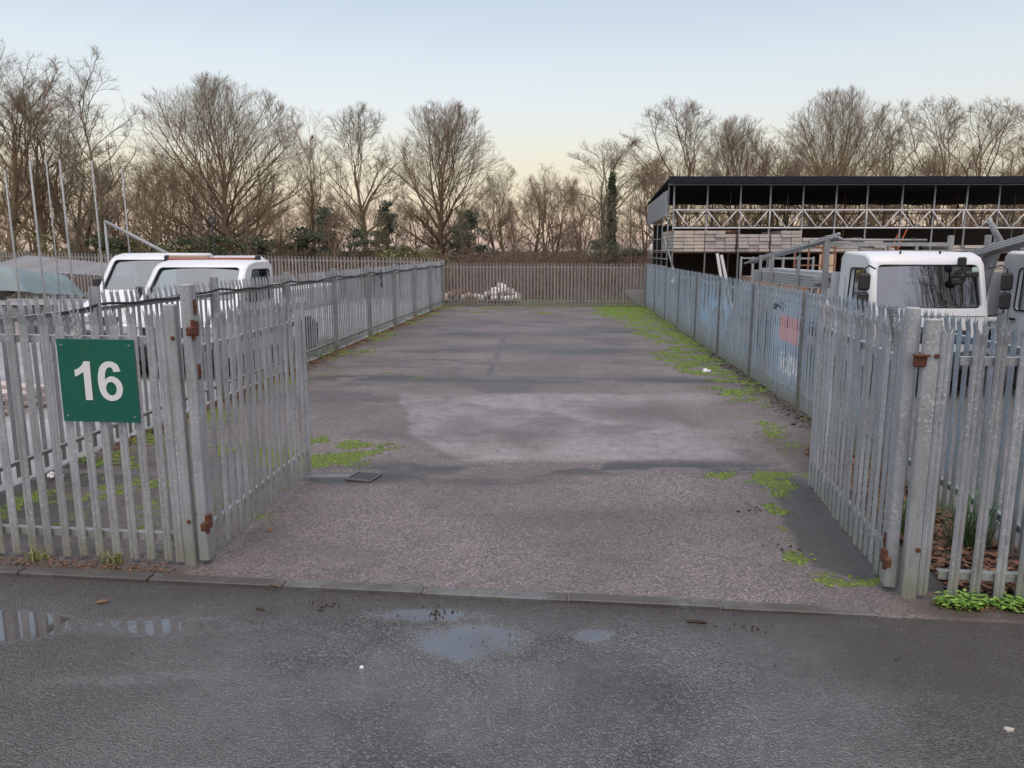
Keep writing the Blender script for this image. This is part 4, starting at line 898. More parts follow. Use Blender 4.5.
def gen_tree(seed, H, Rd, r0, fork=.22, nl=14, up=.25, ang=(25, 75), wig=.10, dens=(9, 7, 7), rz=None, stems=1, lean=0, low=.12, tf=.8):
    r = random.Random(seed); rz = rz or H*.5; cz = H-rz; seg = [[], [], []]   # trunk, limbs, twigs
    def env(p, d):
        a = np.array([p[0]/Rd, p[1]/Rd, (p[2]-cz)/rz]); b = np.array([d[0]/Rd, d[1]/Rd, d[2]/rz])
        A = b@b; B = a@b; C = a@a-1; D = B*B-A*C
        if D <= 0: return .25
        return max(.25, (-B+math.sqrt(D))/A)
    def rv(): 
        return Vector((r.gauss(0, 1), r.gauss(0, 1), r.gauss(0, 1)))
    def grow(p, d, L, ra, rb, n, lvl, kids, wg, tr):
        pts = [p.copy()]; ds = []; 
        for i in range(n):
            d = (d+rv()*wg+Vector((0, 0, tr))).normalized(); q = p+d*(L/n)
            f0, f1 = i/n, (i+1)/n; a = ra+(rb-ra)*f0; b = ra+(rb-ra)*f1
            seg[min(lvl, 2) if lvl < 2 else 2].append((tuple(p), tuple(q), a, b)); p = q; pts.append(p.copy()); ds.append(d.copy())
        return pts, ds
    def kids(pts, ds, ra, rb, lvl, L):
        if lvl > 4: return
        n = len(ds); cnt = dens[lvl-2] if lvl >= 2 else nl
        cnt = max(2, int(cnt*r.uniform(.7, 1.25)))
        for c in range(cnt):
            t = (.18+.82*(c+r.random())/cnt) if lvl > 1 else None
            i = min(n-1, int(t*n)); f = t*n-i; p = pts[i].lerp(pts[i+1], min(1, f)); d = ds[i]
            ax = d.cross(rv()).normalized(); an = R(r.uniform(22, 58)); nd = (Matrix.Rotation(an, 3, ax) @ d); nd = (nd+Vector((0, 0, up*.6))).normalized()
            e = env(p, nd); LL = min(L*r.uniform(.40, .68)*(1.15-.5*t), e*r.uniform(.9, 1.08)); LL = max(LL, .35)
            rr = max(.006, (ra+(rb-ra)*t)*.55)
            if lvl == 2: sub = grow(p, nd, LL, rr, .010, 6, 2, 0, wig*1.1, .03)
            elif lvl == 3: sub = grow(p, nd, LL, min(rr, .014), .006, 4, 3, 0, wig*1.1, .03)
            else: sub = grow(p, nd, min(LL, 1.1), 0.0052, .0025, 2, 4, 0, wig*1.1, .03)
            kids(sub[0], sub[1], rr, .01, lvl+1, LL)
    for s in range(stems):
        d0 = Vector((r.gauss(0, .12), r.gauss(0, .12), 1)) if stems > 1 else Vector((lean, 0, 1)); d0.normalize()
        b0 = Vector((r.uniform(-.12, .12), r.uniform(-.12, .12), -.4)) if stems > 1 else Vector((0, 0, -.6))
        Lt = (H*tf if stems == 1 else H*.8*r.uniform(.7, 1)); rr0 = r0/(stems**.4)
        pts, ds = grow(b0, d0, Lt, rr0, rr0*.12, 12, 0, 0, wig*.35, .05)
        n = len(ds); cnt = max(4, nl//stems)
        for c in range(cnt):
            t = fork+(1-fork)*((c+r.random()*.8)/cnt)**1.15; t = min(t, .99); i = min(n-1, int(t*n)); p = pts[i].lerp(pts[i+1], t*n-i)
            az = c*2.4+r.uniform(-.4, .4); el = R(ang[1]+(ang[0]-ang[1])*t+r.uniform(-8, 8)); nd = Vector((math.sin(el)*math.cos(az), math.sin(el)*math.sin(az), math.cos(el)))
            e = env(p, nd); LL = e*r.uniform(.85, 1.0); rl = max(.03, (rr0+(rr0*.12-rr0)*t)*r.uniform(.42, .62))
            sub = grow(p, nd, LL, rl, .015, 9, 1, 0, wig, up*.12); kids(sub[0], sub[1], rl, .015, 2, LL)
    out = []
    V1, F1 = tubes_np(*zip(*seg[0]), 8); out.append((V1, F1))
    V2, F2 = tubes_np(*zip(*seg[1]), 5); V3, F3 = tubes_np(*zip(*seg[2]), 3); out.append((np.concatenate([V2, V3]), np.concatenate([F2, F3+len(V2)])))
    return out
TV = {}
def variant(key, twig='twig', **k):
    (tv, tf), (cv, cf) = gen_tree(**k)
    tm = npmesh('trunk', tv, tf, M['bark'], smooth=True); cm = npmesh('crown', cv, cf, M[twig], smooth=True)
    TV[key] = (tm.data, cm.data, k['H']); bpy.data.objects.remove(tm); bpy.data.objects.remove(cm)
variant('dome', H=14, Rd=6.2, r0=.42, seed=1, fork=.14, nl=34, ang=(8, 92), wig=.06, dens=(11, 8, 7), rz=6.9, up=.34, tf=.55)
variant('dome2', H=13, Rd=4.6, r0=.34, seed=2, fork=.2, nl=28, ang=(8, 84), wig=.08, dens=(10, 8, 7), rz=5.9, up=.3, tf=.6)
variant('tall', H=15, Rd=3.4, r0=.28, seed=3, fork=.25, nl=15, ang=(14, 55), wig=.13, dens=(9, 7, 7), rz=7, tf=.7)
variant('tall2', H=14, Rd=3.0, r0=.24, seed=4, fork=.22, nl=14, ang=(12, 50), wig=.15, dens=(9, 7, 7), tf=.7, rz=6.6, lean=.08)
variant('round', H=12, Rd=3.6, r0=.27, seed=5, fork=.3, nl=14, ang=(15, 68), wig=.12, dens=(9, 8, 7), rz=4.8, tf=.7)
variant('multi', H=10, Rd=3.2, r0=.22, seed=6, fork=.15, nl=16, ang=(12, 50), wig=.13, dens=(6, 5, 6), stems=4, rz=5.2)
variant('multi2', H=9, Rd=2.8, r0=.18, seed=8, fork=.15, nl=16, ang=(14, 60), wig=.17, dens=(7, 6, 6), stems=5, rz=4.8, twig='twig_red')
variant('birch', H=15, Rd=1.9, r0=.16, seed=9, fork=.2, nl=20, ang=(18, 50), wig=.12, dens=(7, 6, 6), rz=7.4, twig='birch')
variant('spread', H=10, Rd=4.4, r0=.30, seed=10, fork=.25, nl=13, ang=(20, 80), wig=.20, dens=(9, 7, 7), rz=5, tf=.65)
variant('ivied', H=12, Rd=2.8, r0=.24, seed=12, fork=.45, nl=12, ang=(15, 60), wig=.16, dens=(8, 7, 6), rz=4)
def px2w(px, Y): return (px-512)/760*Y/1.02
def ptop(py, Y):                                         # height reached at distance Y by picture row py
    v = (384-py)/760; return 2.15+Y*(v*.98481-.17365)/(.98481+v*.17365)
def tree(kind, x, y, H, rz, label, group='bare winter trees behind the yard', sxy=1., z=1.0, cat='tree', name='bare_tree'):
    tm, cm, h = TV[kind]; s = (H-z)/h; root = empty(name, (x, y, z-.1), rz, label, cat, group)
    for n_, me in (('trunk', tm), ('crown', cm)):
        o = link(n_, me, root)
    root.scale = (s*sxy, s*sxy, s); return root
def T(kind, px, py, Y, rz, label, sxy=1.): return tree(kind, px2w(px, Y), Y, ptop(py-3, Y), rz, label, sxy=sxy*1.17)
T('tall', 8, 40, 46, 1, 'tall bare tree at the left edge of the picture behind the poles', 1.15)
T('tall2', 42, 52, 48, 2, 'bare tree with leaning limbs above the teal tarpaulin', 1.1)
T('birch', 100, 42, 45, 0, 'slim tall pale bare tree, its wispy tip the highest on the left', 1.)
T('multi', 75, 85, 50, 3, 'bare many-stemmed tree between the slim pale tree and the left edge', 1.1)
T('spread', 150, 150, 47, 4, 'dark crooked bare tree just left of the big dome-shaped tree', .9)
T('dome', 226, 80, 50, .5, 'big bare tree with a wide dome-shaped crown, left of centre', .98)
T('tall2', 312, 108, 48, 5, 'thin bare tree just right of the big dome-shaped tree', .8)
T('round', 365, 108, 49, 1.4, 'bare round-topped tree between the two dome-shaped trees', .95)
T('dome2', 441, 104, 50, 2.4, 'second dome-shaped bare tree, behind the left corner of the back fence', 1.)
T('tall', 505, 165, 52, 2.9, 'small bare tree just right of the second dome-shaped tree', .8)
T('multi', 545, 165, 52, .3, 'bare many-stemmed tree behind the middle of the back fence', .9)
T('multi2', 583, 168, 51, 1.9, 'reddish bare thicket tree left of the ivy-clad trunk', .9)
T('ivied', 611, 130, 50, 0, 'bare tree with a dark ivy-clad trunk near the right end of the back fence', 1.2)
T('round', 672, 102, 54, 3.3, 'tall round bare tree rising over the left end of the black roof', 1.05)
T('dome2', 735, 118, 58, 5.1, 'broad bare tree over the black roof, right of the roof left end', .85)
T('multi', 780, 128, 60, 2.2, 'low bushy bare tree over the roof left of the tallest right-hand tree', 1.15)
T('dome', 832, 92, 60, 2.0, 'tallest broad bare tree over the middle of the black roof', .78)
T('tall', 885, 104, 58, .9, 'slender bare tree over the roof right of the tallest one', .95)
T('round', 925, 100, 57, 2.7, 'bare tree over the roof above the lorry cab, second from the right', .8)
T('round', 975, 102, 58, 4.4, 'bare tree over the roof near the right edge with an open crown', 1.)
T('tall2', 1028, 100, 56, 1.2, 'bare tree cut by the right edge above the black roof', 1.3)
T('dome2', -70, 70, 50, 1.2, 'bare tree beyond the left edge of the picture', 1.); T('dome2', 1110, 100, 58, 3.2, 'bare tree beyond the right edge of the picture', 1.)
# thicket
rt = random.Random(31); kinds = ['multi', 'multi2', 'spread', 'tall2', 'multi2', 'multi']
TL = 'low bare thicket tree in the tangle filling the gaps behind the fences'
px = -60
while px < 1100:
    Y = rt.uniform(50, 64); top = rt.uniform(168, 205) if 250 < px < 640 else rt.uniform(138, 178)
    k_ = rt.choice(kinds); tree(k_, px2w(px, Y), Y, ptop(top, Y), rt.uniform(0, 6), TL, 'low thicket trees behind the yard', rt.uniform(.9, 1.25)); px += rt.uniform(15, 28)
SL = 'thin leaning bare sapling just behind the back fences'
px = -20
while px < 650:
    Y = rt.uniform(38, 45); tree(rt.choice(['birch', 'tall2', 'birch']), px2w(px, Y), Y, ptop(rt.uniform(175, 215), Y), rt.uniform(0, 6), SL, 'thin bare saplings behind the back fences', rt.uniform(.8, 1.6), z=.8, name='bare_sapling'); px += rt.uniform(26, 60)
# trees on the other side of the road, seen only in the lorry windscreens
tree('dome', 18.5, -5, 15.5, 1.1, 'big bare tree across the road behind the camera', z=0); tree('dome2', 27., -24, 13, .4, 'bare tree across the road, right of the big one behind the camera', z=0); tree('round', -14, -30, 11, 2.4, 'bare tree across the road behind the camera on the left', z=0)

# a small bird on a twig of the thin tree beside the dome-shaped one
def perch(name, px, py):
    tr = [o for o in bpy.data.objects if o.get('label') == name][0]; cr = [c for c in tr.children if c.name.startswith('crown')][0]
    V = np.empty(len(cr.data.vertices)*3, np.float32); cr.data.vertices.foreach_get('co', V); V = V.reshape(-1, 3)
    m = np.array(Matrix.LocRotScale(tr.location, tr.rotation_euler, tr.scale)); W = V @ m[:3, :3].T+m[:3, 3]
    c, s_ = math.cos(R(10)), math.sin(R(10)); y, z = W[:, 1], W[:, 2]-2.15; d = y*c-z*s_; u = 512+760*W[:, 0]/d; v = 384-760*(y*s_+z*c)/d
    i = int(np.argmin((u-px)**2+(v-py)**2)); return W[i]
def bird(p, label):
    m = MB(); st = [(-.20, .0, .008), (-.12, .015, .022), (-.04, .04, .05), (.02, .07, .062), (.06, .11, .050), (.08, .145, .038), (.11, .165, .034), (.135, .16, .014), (.165, .155, .003)]
    m.tube([(a, 0, b) for a, b, c in st], [c*1.2 for a, b, c in st], 8); o = m.build('bird', M['black'], None, True); o.location = (p[0], p[1], p[2]+.07); o.rotation_euler = (0, R(-35), R(30))
    f = MB(); f.tube([(.02, .02, .03), (.0, .02, -.03)], .007, 4); f.tube([(.02, -.02, .03), (.0, -.02, -.03)], .007, 4); f.build('feet', M['black'], o); tag(o, label, 'bird')
bird(perch('thin bare tree just right of the big dome-shaped tree', 313, 140), 'small dark bird perched in the thin tree right of the dome-shaped tree')

def leaves(name, blobs, n, size, mat, parent=None, seed=0, flat=0):
    g = np.random.default_rng(seed); V = []; w = np.array([b[3]*b[4]*b[5] for b in blobs])**.7; w /= w.sum()
    which = g.choice(len(blobs), n, p=w); B = np.array(blobs)[which]
    d = g.normal(size=(n, 3)); d /= np.linalg.norm(d, axis=1, keepdims=True); rad = g.random((n, 1))**.45
    P = B[:, :3]+d*rad*B[:, 3:6]*(.8+.35*g.random((n, 1)))
    a = g.normal(size=(n, 3)); a /= np.linalg.norm(a, axis=1, keepdims=True); b = np.cross(a, g.normal(size=(n, 3))); b /= np.linalg.norm(b, axis=1, keepdims=True)
    s = size*g.uniform(.6, 1.4, (n, 1)); V = np.stack([P-a*s, P+b*s*.45, P+a*s, P-b*s*.45], 1).reshape(-1, 3)
    F = np.arange(n*4).reshape(-1, 4); return npmesh(name, V, F, mat, parent)
def bush(label, px, pyt, Y, wpx, mat, seed, shape='cone', n=6000, name='evergreen_bush', cat='bush', size=.065, group=None, z=.7):
    x = px2w(px, Y); top = ptop(pyt, Y); h = top-z; w = wpx/760*Y/2; g = random.Random(seed); bl = []
    root = empty(name, (x, Y, z-.2), 0, label, cat, group)
    k = 34
    for i in range(k):
        t = ((i+g.random())/k)**1.25; rad = w*((1-t)**.8 if shape == 'cone' else math.sqrt(max(.05, 1-(2*t-1)**2)))
        a = g.uniform(0, 6.28); q = rad*g.uniform(.3, 1.5); s = g.uniform(.28, .5)*(w*.75+.2); bl.append((q*math.cos(a), q*math.sin(a), .2+h*t*.93, s*g.uniform(.7, 1.4), s*g.uniform(.7, 1.4), s*g.uniform(.3, .6)))
    leaves('foliage', bl, int(n*.95), size, mat, root, seed)
    m = MB(); 
    for i in range(3): m.tube([(g.uniform(-.2, .2), g.uniform(-.2, .2), 0), (g.uniform(-.3, .3)*w, g.uniform(-.3, .3), h*.5), (g.uniform(-.2, .2)*w, 0, h*.85)], [.09, .06, .02], 6)
    m.build('trunk', M['bark'], root, True)
bush('dark evergreen bush with a pointed top right of the big dome-shaped tree', 326, 203, 44, 52, M['holly'], 1, n=9000)
bush('dark evergreen bush beside the round-topped bare tree', 388, 198, 45, 42, M['holly'], 2, n=8000)
bush('low dark evergreen bush left of the pointed one', 300, 225, 43, 40, M['holly'], 3, 'round')
bush('low evergreen bush between the two pointed evergreens', 356, 228, 44, 50, M['holly'], 4, 'round')
bush('dark ivy-covered bush right of the second dome-shaped tree', 468, 208, 46, 48, M['holly'], 5, 'cone', n=7000)
bush('small dark evergreen bush at the foot of the ivy-clad tree', 607, 238, 46, 44, M['holly'], 6, 'round')
bush('olive-green leafy bush behind the left corner of the back fence', 412, 246, 40, 60, M['olive'], 7, 'round', n=4000)
for i, px in enumerate((105, 140, 178, 212, 250, 284)):
    bush(('hedge bush left of the vans', 'hedge bush behind the farther van roof', 'hedge bush between van roofs and tall mast', 'hedge bush under the big dome-shaped tree', 'hedge bush right of the tall mast', 'hedge bush at the right end of the hedge')[i]+', dark green clipped', px, 234+(i % 3)*2, 43, 52, M['hedge'], 20+i, 'round', 4500, 'hedge_bush', 'hedge', .08, 'hedge bushes behind the left fence')
for i, (px, pt) in enumerate(((60, 226), (20, 230), (148, 236))):
    bush(('sparse olive bush with yellowing leaves left of the slim pale tree', 'sparse olive bush at the left edge behind the poles', 'sparse yellowing bush behind the nearer van')[i], px, pt, 41, 50, M['olive'], 40+i, 'round', 900, 'olive_bush', 'bush', .07)
# ivy on the trunk
t_iv = None
bl = []; g = random.Random(3); x0 = px2w(611, 50)
root = empty('ivy', (x0, 50, .8), 0, 'dark ivy climbing the trunk of the bare tree at the right of the back fence', 'ivy')
for i in range(26): t = i/25; bl.append((g.uniform(-.15, .15), g.uniform(-.15, .15), .2+t*5.8, .42*(1-.4*t), .42*(1-.4*t), .35))
leaves('foliage', bl, 6000, .08, M['ivy'], root, 9)
m = MB(); m.tube([(0.05, -.2, 0), (.1, -.25, 3), (0, -.2, 5.5)], [.05, .04, .02], 5); m.build('stem', M['bark'], root)

# brambles and dead undergrowth as stuff
def undergrowth():
    g = np.random.default_rng(5); n = 15000
    X = g.uniform(-34, 34, n); Y = g.uniform(33.5, 60, n)**1; keep = ~((X > 5) & (Y < 44)); X, Y = X[keep], Y[keep]; n = len(X)
    L = g.uniform(.4, 1.25, n)*(.6+.9*fbm(X*.5, Y*.3, 3)); a = g.uniform(0, 6.28, n); le = g.uniform(.1, .9, n)
    zb = .1+1.0*ss(Y, 33, 41)
    P0 = np.stack([X, Y, zb], 1); P1 = P0+np.stack([np.cos(a)*le*L*.5, np.sin(a)*le*L*.5, L*.7], 1); P2 = P1+np.stack([np.cos(a)*L*.55, np.sin(a)*L*.55, L*g.uniform(-.35, .35, n)], 1)
    V1, F1 = tubes_np(P0, P1, np.full(n, .014), np.full(n, .010), 3); V2, F2 = tubes_np(P1, P2, np.full(n, .010), np.full(n, .005), 3)
    tag(npmesh('undergrowth', np.concatenate([V1, V2]), np.concatenate([F1, F2+len(V1)]), M['bramble']), 'brown tangle of brambles and dead stems on the bank behind the fences', 'undergrowth', kind='stuff')
    bl = []; r = random.Random(6)
    for i in range(260):
        x = r.uniform(-32, 30); y = r.uniform(33, 40)
        if x > 5 and y < 44: y = r.uniform(44, 47)
        bl.append((x, y, .25+ .8*min(1, max(0, (y-33)/8)), r.uniform(.5, 1.3), .6, r.uniform(.25, .75)))
    o = leaves('dead_foliage', bl, 26000, .06, M['deadleaf'], None, 4); tag(o, 'brown dead leaves hanging in the brambles behind the fences', 'dead foliage', kind='stuff')
undergrowth()
# rubble behind the back fence
def rock(m, c, s, r):
    bm = bmesh.new(); bmesh.ops.create_icosphere(bm, subdivisions=1, radius=1); vs = []
    rot = Matrix.Rotation(r.uniform(0, 6), 3, 'Z') @ Matrix.Rotation(r.uniform(0, 6), 3, 'X'); sc_ = Vector((r.uniform(.6, 1.2), r.uniform(.6, 1.2), r.uniform(.4, .8)))
    for v in bm.verts: q = rot @ (Vector([v.co[i]*sc_[i] for i in range(3)])*r.uniform(.85, 1.15)); vs.append(Vector(c)+q*s)
    m.add(vs, [[v.index for v in f.verts] for f in bm.faces]); bm.free()
r = random.Random(9); k = 0
for (x, y, rad, n, mt, lab) in ((-.45, 32.4, .8, 60, 'rubble', 'white chunk of rubble in the heap behind the middle of the back fence'), (-2.3, 32.6, 1.2, 30, 'brownpile', 'reddish brick lump lying behind the left part of the back fence')):
    for i in range(n):
        a = r.uniform(0, 6.28); q = rad*math.sqrt(r.random()); h = max(0, (1-q/rad))*(.75 if mt == 'rubble' else .35)
        m = MB(); rock(m, (x+q*math.cos(a), y+q*math.sin(a)*.7, .1+h*r.uniform(.6, 1)), r.uniform(.08, .24), r)
        tag(m.build('rubble_chunk', M['boardend' if r.random() < (.5 if mt == 'rubble' else .6) else mt]), lab, 'rubble', 'rubble heap' if mt == 'rubble' else 'brick lumps')
m = MB(); V = []; nn = 24
xs = np.linspace(-2, 2, 40)[None]*np.ones((24, 1)); ys = np.linspace(-1, 1, 24)[:, None]*np.ones((1, 40)); zs = .55*np.clip(1-(xs/2)**2-(ys/1)**2, 0, 1)*(.6+.8*fbm(xs*2, ys*2, 3))
o = gridmesh('earth_heap', xs+3.9, ys+32.6, zs-.25, M['soil']); tag(o, 'low brown heap of earth behind the right part of the back fence', 'earth heap')

# ------------------------------------------------------------------ moss tufts, weeds, leaves and grit
def moss_tufts():
    g = np.random.default_rng(8); Xf, Yf, Mf = YX.ravel(), YY.ravel(), np.clip(YM.ravel(), 0, 1.2)
    w = np.clip(Mf-.42, 0, 1)**1.5*np.gradient(YY, axis=0).ravel(); w /= w.sum(); n = 26000
    idx = g.choice(len(Xf), n, p=w); X = Xf[idx]+g.normal(0, .03, n); Y = Yf[idx]+g.normal(0, .04, n)
    s = g.uniform(.006, .016, n)*(1+.03*Y); a = g.uniform(0, 6.28, n); z = np.full(n, .004)
    c, d = np.cos(a)*s, np.sin(a)*s
    V = np.stack([np.stack([X-c, Y-d, z], 1), np.stack([X+d, Y-c, z], 1), np.stack([X+c, Y+d, z], 1), np.stack([X-d, Y+c, z], 1), np.stack([X, Y, z+s*g.uniform(.5, 1.1, n)], 1)], 1).reshape(-1, 3)
    b = (np.arange(n)*5)[:, None]; F = np.concatenate([b+np.array([[0, 1, 4]]), b+np.array([[1, 2, 4]]), b+np.array([[2, 3, 4]]), b+np.array([[3, 0, 4]])])
    tag(npmesh('moss', V, F, M['mossb']), 'bright green moss cushions along the cracks and edges of the yard', 'moss', kind='stuff')
moss_tufts()
def weed(label, x, y, rad, n, mat, seed, blade=False, h=.12, group=None, name='weed'):
    g = random.Random(seed); m = MB()
    for i in range(n):
        a = g.uniform(0, 6.28); q = rad*math.sqrt(g.random()); bx, by = x+q*math.cos(a), y+q*.5*math.sin(a); a = g.uniform(0, 6.28); hh = h*g.uniform(.4, 1.1)
        if blade:
            w = .004; dx, dy = math.cos(a), math.sin(a); ln = g.uniform(.2, .8)*hh
            m.add([(bx-dy*w, by+dx*w, 0), (bx+dy*w, by-dx*w, 0), (bx+dx*ln*.5+dy*w*.8, by+dy*ln*.5-dx*w*.8, hh*.7), (bx+dx*ln*.5-dy*w*.8, by+dy*ln*.5+dx*w*.8, hh*.7), (bx+dx*ln*1.4, by+dy*ln*1.4, hh*.85)], [(0, 1, 2, 3), (3, 2, 4)])
        else:
            s = g.uniform(.012, .028); z = hh*g.random(); dx, dy = math.cos(a)*s, math.sin(a)*s; t = g.uniform(-.6, .8)*s
            m.add([(bx-dx, by-dy, z), (bx+dy*.6, by-dx*.6, z+t*.5+.004), (bx+dx, by+dy, z+t), (bx-dy*.6, by+dx*.6, z+t*.4+.006)], [(0, 1, 2, 3)])
    return tag(m.build(name, mat), label, 'weed', group)
weed('bright green leafy weed at the right road fence, nearest the gate post', 2.76, 4.36, .16, 240, M['weed'], 1, h=.07)
weed('bright green leafy weed at the right road fence, second from the gate post', 3.10, 4.33, .17, 230, M['weed'], 2, h=.07)
weed('bright green leafy weed by the right road fence at the edge of the picture', 3.42, 4.31, .15, 180, M['weed'], 6, h=.06)
weed('leafy green weed at the base of the left boundary fence post', -4.02, 15.6, .34, 260, M['weed'], 3, h=.30)
weed('yellowish grass tuft at the foot of the left road fence below the sign', -2.78, 5.0, .08, 46, M['grassb'], 4, True, .10, name='grass_tuft')
weed('yellowish grass tuft at the foot of the left road fence near its left edge', -3.35, 5.07, .09, 50, M['grassb'], 5, True, .11, name='grass_tuft')
weed('tall dark green grass clump behind the right road fence beside dead leaves', 3.32, 5.25, .16, 130, M['dgrass'], 7, True, .50, name='grass_tuft')
weed('dark green grass clump behind the right road fence, nearest the gate', 2.98, 5.5, .14, 90, M['dgrass'], 8, True, .38, name='grass_tuft')
weed('small green weed on the boundary strip behind the left road fence', -4.45, 7.6, .16, 60, M['weed'], 9, h=.10)
def scatter(name, label, cat, n, fn, mat, size, seed, lift=.004, thick=False, aspect=.6):
    g = np.random.default_rng(seed); P = fn(g, n); n = len(P); s = size*g.uniform(.5, 1.4, (n, 1)); a = g.uniform(0, 6.28, n)
    A = np.stack([np.cos(a), np.sin(a), g.normal(0, .25, n)], 1); B = np.stack([-np.sin(a), np.cos(a), g.normal(0, .3, n)], 1)*aspect
    Z = np.array([0, 0, 1.]); top = P+Z*(lift+s*.35)
    V = np.stack([P-A*s+Z*lift, P+B*s+Z*lift*2, P+A*s+Z*(lift+s*.2), P-B*s+Z*lift, top], 1).reshape(-1, 3); b = (np.arange(n)*5)[:, None]
    F = np.concatenate([b+np.array([[0, 3, 4]]), b+np.array([[3, 2, 4]]), b+np.array([[2, 1, 4]]), b+np.array([[1, 0, 4]])])
    return tag(npmesh(name, V, F, mat), label, cat, kind='stuff')
def f_litter(g, n):
    x = g.uniform(2.8, 3.6, n); y = g.uniform(4.5, 8.0, n); k_ = x > 2.85+.1*(y-5); return np.stack([x[k_], y[k_], g.random(k_.sum())*.05], 1)
scatter('leaf_litter', 'drift of brown dead leaves behind the right road fence', 'dead leaves', 2200, f_litter, M['deadleaf'], .032, 1)
def f_edge(g, n):
    t = g.random(n); y = 8+t*21; x = xl(y)+np.abs(g.normal(0, .16, n))+.02; return np.stack([x, y, np.zeros(n)], 1)
scatter('edge_debris', 'brown leaf debris gathered along the foot of the left boundary fence', 'debris', 2200, f_edge, M['deadleaf'], .03, 2)
def f_edge2(g, n):
    t = g.random(n); y = 8+t*20.5; x = xr(y)-np.abs(g.normal(0, .13, n))-.02; return np.stack([x, y, np.zeros(n)], 1)
scatter('edge_debris', 'brown leaf debris gathered along the foot of the right boundary fence', 'debris', 1300, f_edge2, M['grit'], .03, 12)
def f_strip(g, n):
    x = np.concatenate([g.uniform(-4.6, -2.3, n//2), g.uniform(2.6, 3.6, n//2)]); y = yk(x)+.02+np.abs(g.normal(0, .10, len(x))); return np.stack([x, y, np.zeros(len(x))], 1)
scatter('strip_debris', 'grit and leaf crumbs on the dirt strips under the road fences', 'debris', 1500, f_strip, M['deadleaf'], .010, 3)
def f_road(g, n):
    x = g.uniform(-3.6, 3.6, n); d = np.abs(g.exponential(.22, n)); y = yk(x)-.17-d; k_ = g.random(n) < (.3+.7*vnoise(x*3, y*6, 3)); return np.stack([x[k_], y[k_], np.full(k_.sum(), -.012)], 1)
scatter('road_grit', 'dark grit and crumbs washed along the road edge by the kerb', 'grit', 900, f_road, M['grit'], .007, 4)
def f_yardgrit(g, n):
    y = 4.7+g.exponential(3, n); x = g.uniform(-2, 3, n); k_ = y < 14; return np.stack([x[k_], y[k_], np.full(k_.sum(), .002)], 1)
scatter('yard_grit', 'fine loose grit on the yard tarmac', 'grit', 700, f_yardgrit, M['grit'], .006, 5)
def clump(label, x, y, rad, n, seed, mat='stick', s=.02, z=-.01, cat='mud crumb', name='mud_clod'):
    g = random.Random(seed)
    for i in range(n):
        m = MB(); rock(m, (x+g.gauss(0, rad), y+g.gauss(0, rad*.5), z+s*.15), s*g.uniform(.3, 1), g)
        tag(m.build(name, M[mat]), label, cat, label if n > 1 else None)
clump('dark mud crumb on the road left of the faint puddle', -1.18, 4.36, .06, 16, 1, s=.013); clump('dark leaf crumb on the road above the faint puddle', -.42, 4.28, .06, 16, 2, s=.014)
clump('small dark mud crumb on the road in front of the left gate post', -1.55, 4.33, .02, 5, 3, s=.016); clump('dark crumb on the road right of the short stick', 1.35, 4.08, .09, 12, 4, s=.012)
clump('dark crumb on the yard tarmac left of the right gate', 1.98, 6.1, .08, 7, 5, s=.022, z=0); clump('smaller dark crumb on the yard tarmac near moss by the right gate', 2.05, 5.3, .09, 8, 6, s=.018, z=0)
m = MB(); m.tube([(1.03, 4.165, -.002), (1.08, 4.16, 0), (1.145, 4.15, -.002)], .009, 6); tag(m.build('stick', M['stick']), 'short dark stick lying on the road near the kerb', 'stick')
clump('white pebble on the wet road below the faint puddle', -.79, 3.67, .002, 1, 7, 'litter', .022, cat='pebble', name='pebble')
clump('white scrap of litter lying near moss along the right boundary fence', 3.52, 13.4, .05, 3, 8, 'litter', .10, 0, 'litter', 'litter_scrap')
clump('pale stone lying at the foot of the right boundary fence', 3.78, 12.2, .02, 1, 9, 'boardend', .045, 0, 'pebble', 'pebble')
clump('white litter lying by the boundary rail behind the left road fence', -4.35, 7.0, .05, 3, 10, 'litter', .06, .02, 'litter', 'litter_scrap')
clump('grey stone at the right edge of the road in the foreground', 2.28, 3.14, .01, 2, 11, 'boardend', .025, cat='pebble', name='pebble')
def leaf(label, x, y, s, rz, z=0):
    m = MB(); m.add([(-s, 0, .004), (-.3*s, .45*s, .012), (.5*s, .35*s, .010), (s, 0, .016), (.5*s, -.35*s, .006), (-.3*s, -.45*s, .009), (0, 0, .003)], [(6, 0, 5), (6, 5, 4), (6, 4, 3), (6, 3, 2), (6, 2, 1), (6, 1, 0)])
    o = m.build('fallen_leaf', M['deadleaf']); o.location = (x, y, z); o.rotation_euler.z = rz; return tag(o, label, 'leaf', 'single fallen leaves')
leaf('single brown leaf on the road below the left road fence', -2.55, 4.42, .045, .5, -.01); leaf('single orange-brown leaf on the tarmac beside the left gate leaf', -1.88, 5.62, .04, 1.9); leaf('single brown leaf on the kerb right of the left gate post', -1.55, 4.62, .035, 2.7, .01)
leaf('single curled brown leaf on the mossy ground behind the left road fence', -2.62, 6.0, .06, 3.7)
# drain grate
def grate():
    root = empty('drain_grate', (-1.42, 7.02, .004), R(-16), 'square iron drain grate with pale bars in the tarmac near the left gate', 'drain')
    m = MB(); w = .17
    for s in (-1, 1): m.cbox((s*w, 0, .006), (.03, .36, .02), .004); m.cbox((0, s*w*1.0, .0055), (.31, .03, .019), .004)
    m.build('frame', M['iron'], root); m = MB()
    for i in range(5): m.cbox((-.11+.055*i, 0, .006), (.026, .31, .016), .004)
    m.build('bars', M['iron'], root); m = MB(); m.box((0, 0, -.001), (.30, .30, .003)); m.build('pit_shade', M['black'], root); root.scale = (.72, .72, 1)  # flat black plate paints in the shade of the hole below the bars
grate()
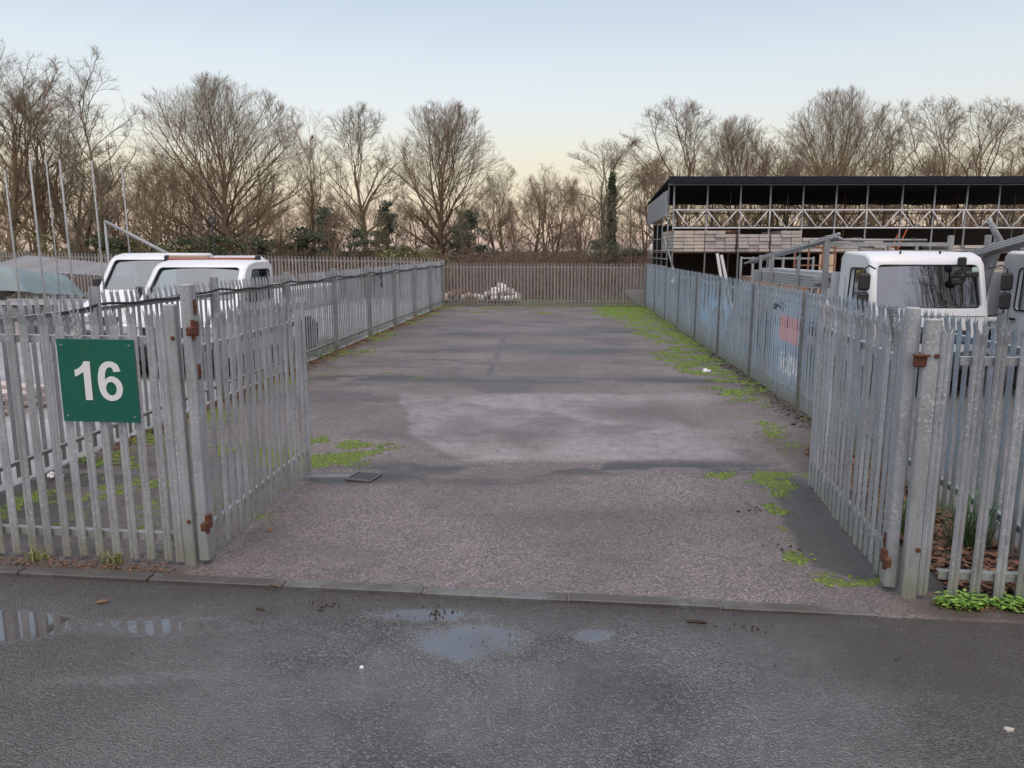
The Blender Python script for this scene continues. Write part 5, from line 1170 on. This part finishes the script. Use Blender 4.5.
# ------------------------------------------------------------------ world, light, camera
def world():
    w = bpy.data.worlds.new('World'); sc.world = w; w.use_nodes = True; t = w.node_tree; n = t.nodes; l = t.links.new
    bg = n['Background']; sky = n.new('ShaderNodeTexSky'); sky.sky_type = 'NISHITA'; sky.sun_disc = False; sky.sun_elevation = R(62); sky.sun_rotation = R(160); sky.air_density = 1.0; sky.dust_density = 1.6; sky.ozone_density = 1.2; sky.altitude = 50
    # evening tint of the sky by height above the horizon
    g = n.new('ShaderNodeNewGeometry'); g2 = n.new('ShaderNodeTexCoord'); sp = n.new('ShaderNodeSeparateXYZ'); l(g2.outputs['Generated'], sp.inputs[0])
    r = n.new('ShaderNodeValToRGB'); e = r.color_ramp.elements
    stops = [(0., (2.07, 1.52, 1.5)), (.02, (1.9, 1.4, 1.32)), (.05, (1.45, 1.07, .86)), (.10, (1.58, 1.13, .78)), (.16, (1.89, 1.39, 1.03)), (.226, (2.12, 1.60, 1.17)), (.28, (2.12, 1.62, 1.21)), (.5, (2.0, 1.62, 1.25)), (1., (2.1, 1.75, 1.4))]
    while len(e) < len(stops): e.new(.5)
    for i, (p, c) in enumerate(stops): e[i].position = p; e[i].color = (*c, 1)
    l(sp.outputs[2], r.inputs[0])
    # the side of the sky away from the afterglow is cooler and dimmer
    back = n.new('ShaderNodeMapRange'); l(sp.outputs[1], back.inputs[0]); back.inputs[1].default_value = -.45; back.inputs[2].default_value = .15
    cool = n.new('ShaderNodeMix'); cool.data_type = 'RGBA'; l(back.outputs[0], cool.inputs[0]); cool.inputs[6].default_value = (1.75, 1.42, 1.15, 1); l(r.outputs[0], cool.inputs[7]); mx = n.new('ShaderNodeMix'); mx.data_type = 'RGBA'; mx.blend_type = 'MULTIPLY'; mx.inputs[0].default_value = 1
    l(sky.outputs[0], mx.inputs[6]); l(cool.outputs[2], mx.inputs[7]); l(mx.outputs[2], bg.inputs[0]); bg.inputs[1].default_value = .10
world()
sun = bpy.data.lights.new('sun', 'SUN'); sun.energy = 1.0; sun.angle = R(60); sun.color = (1, .985, .97); so = bpy.data.objects.new('sun', sun); col.objects.link(so)
so.rotation_euler = (R(6), R(-12), 0)
cam = bpy.data.cameras.new('camera'); co = bpy.data.objects.new('camera', cam); col.objects.link(co); co.location = (0, 0, 2.15); co.rotation_euler = (R(80), 0, 0)
cam.sensor_width = 36; cam.lens = 36*760/1024; cam.clip_end = 5000; cam.clip_start = .05; sc.camera = co
vs = sc.view_settings; vs.view_transform = 'Standard'; vs.look = 'None'; vs.exposure = 0.66; vs.gamma = 1; vs.use_curve_mapping = False
sc.render.resolution_x = 1024; sc.render.resolution_y = 768
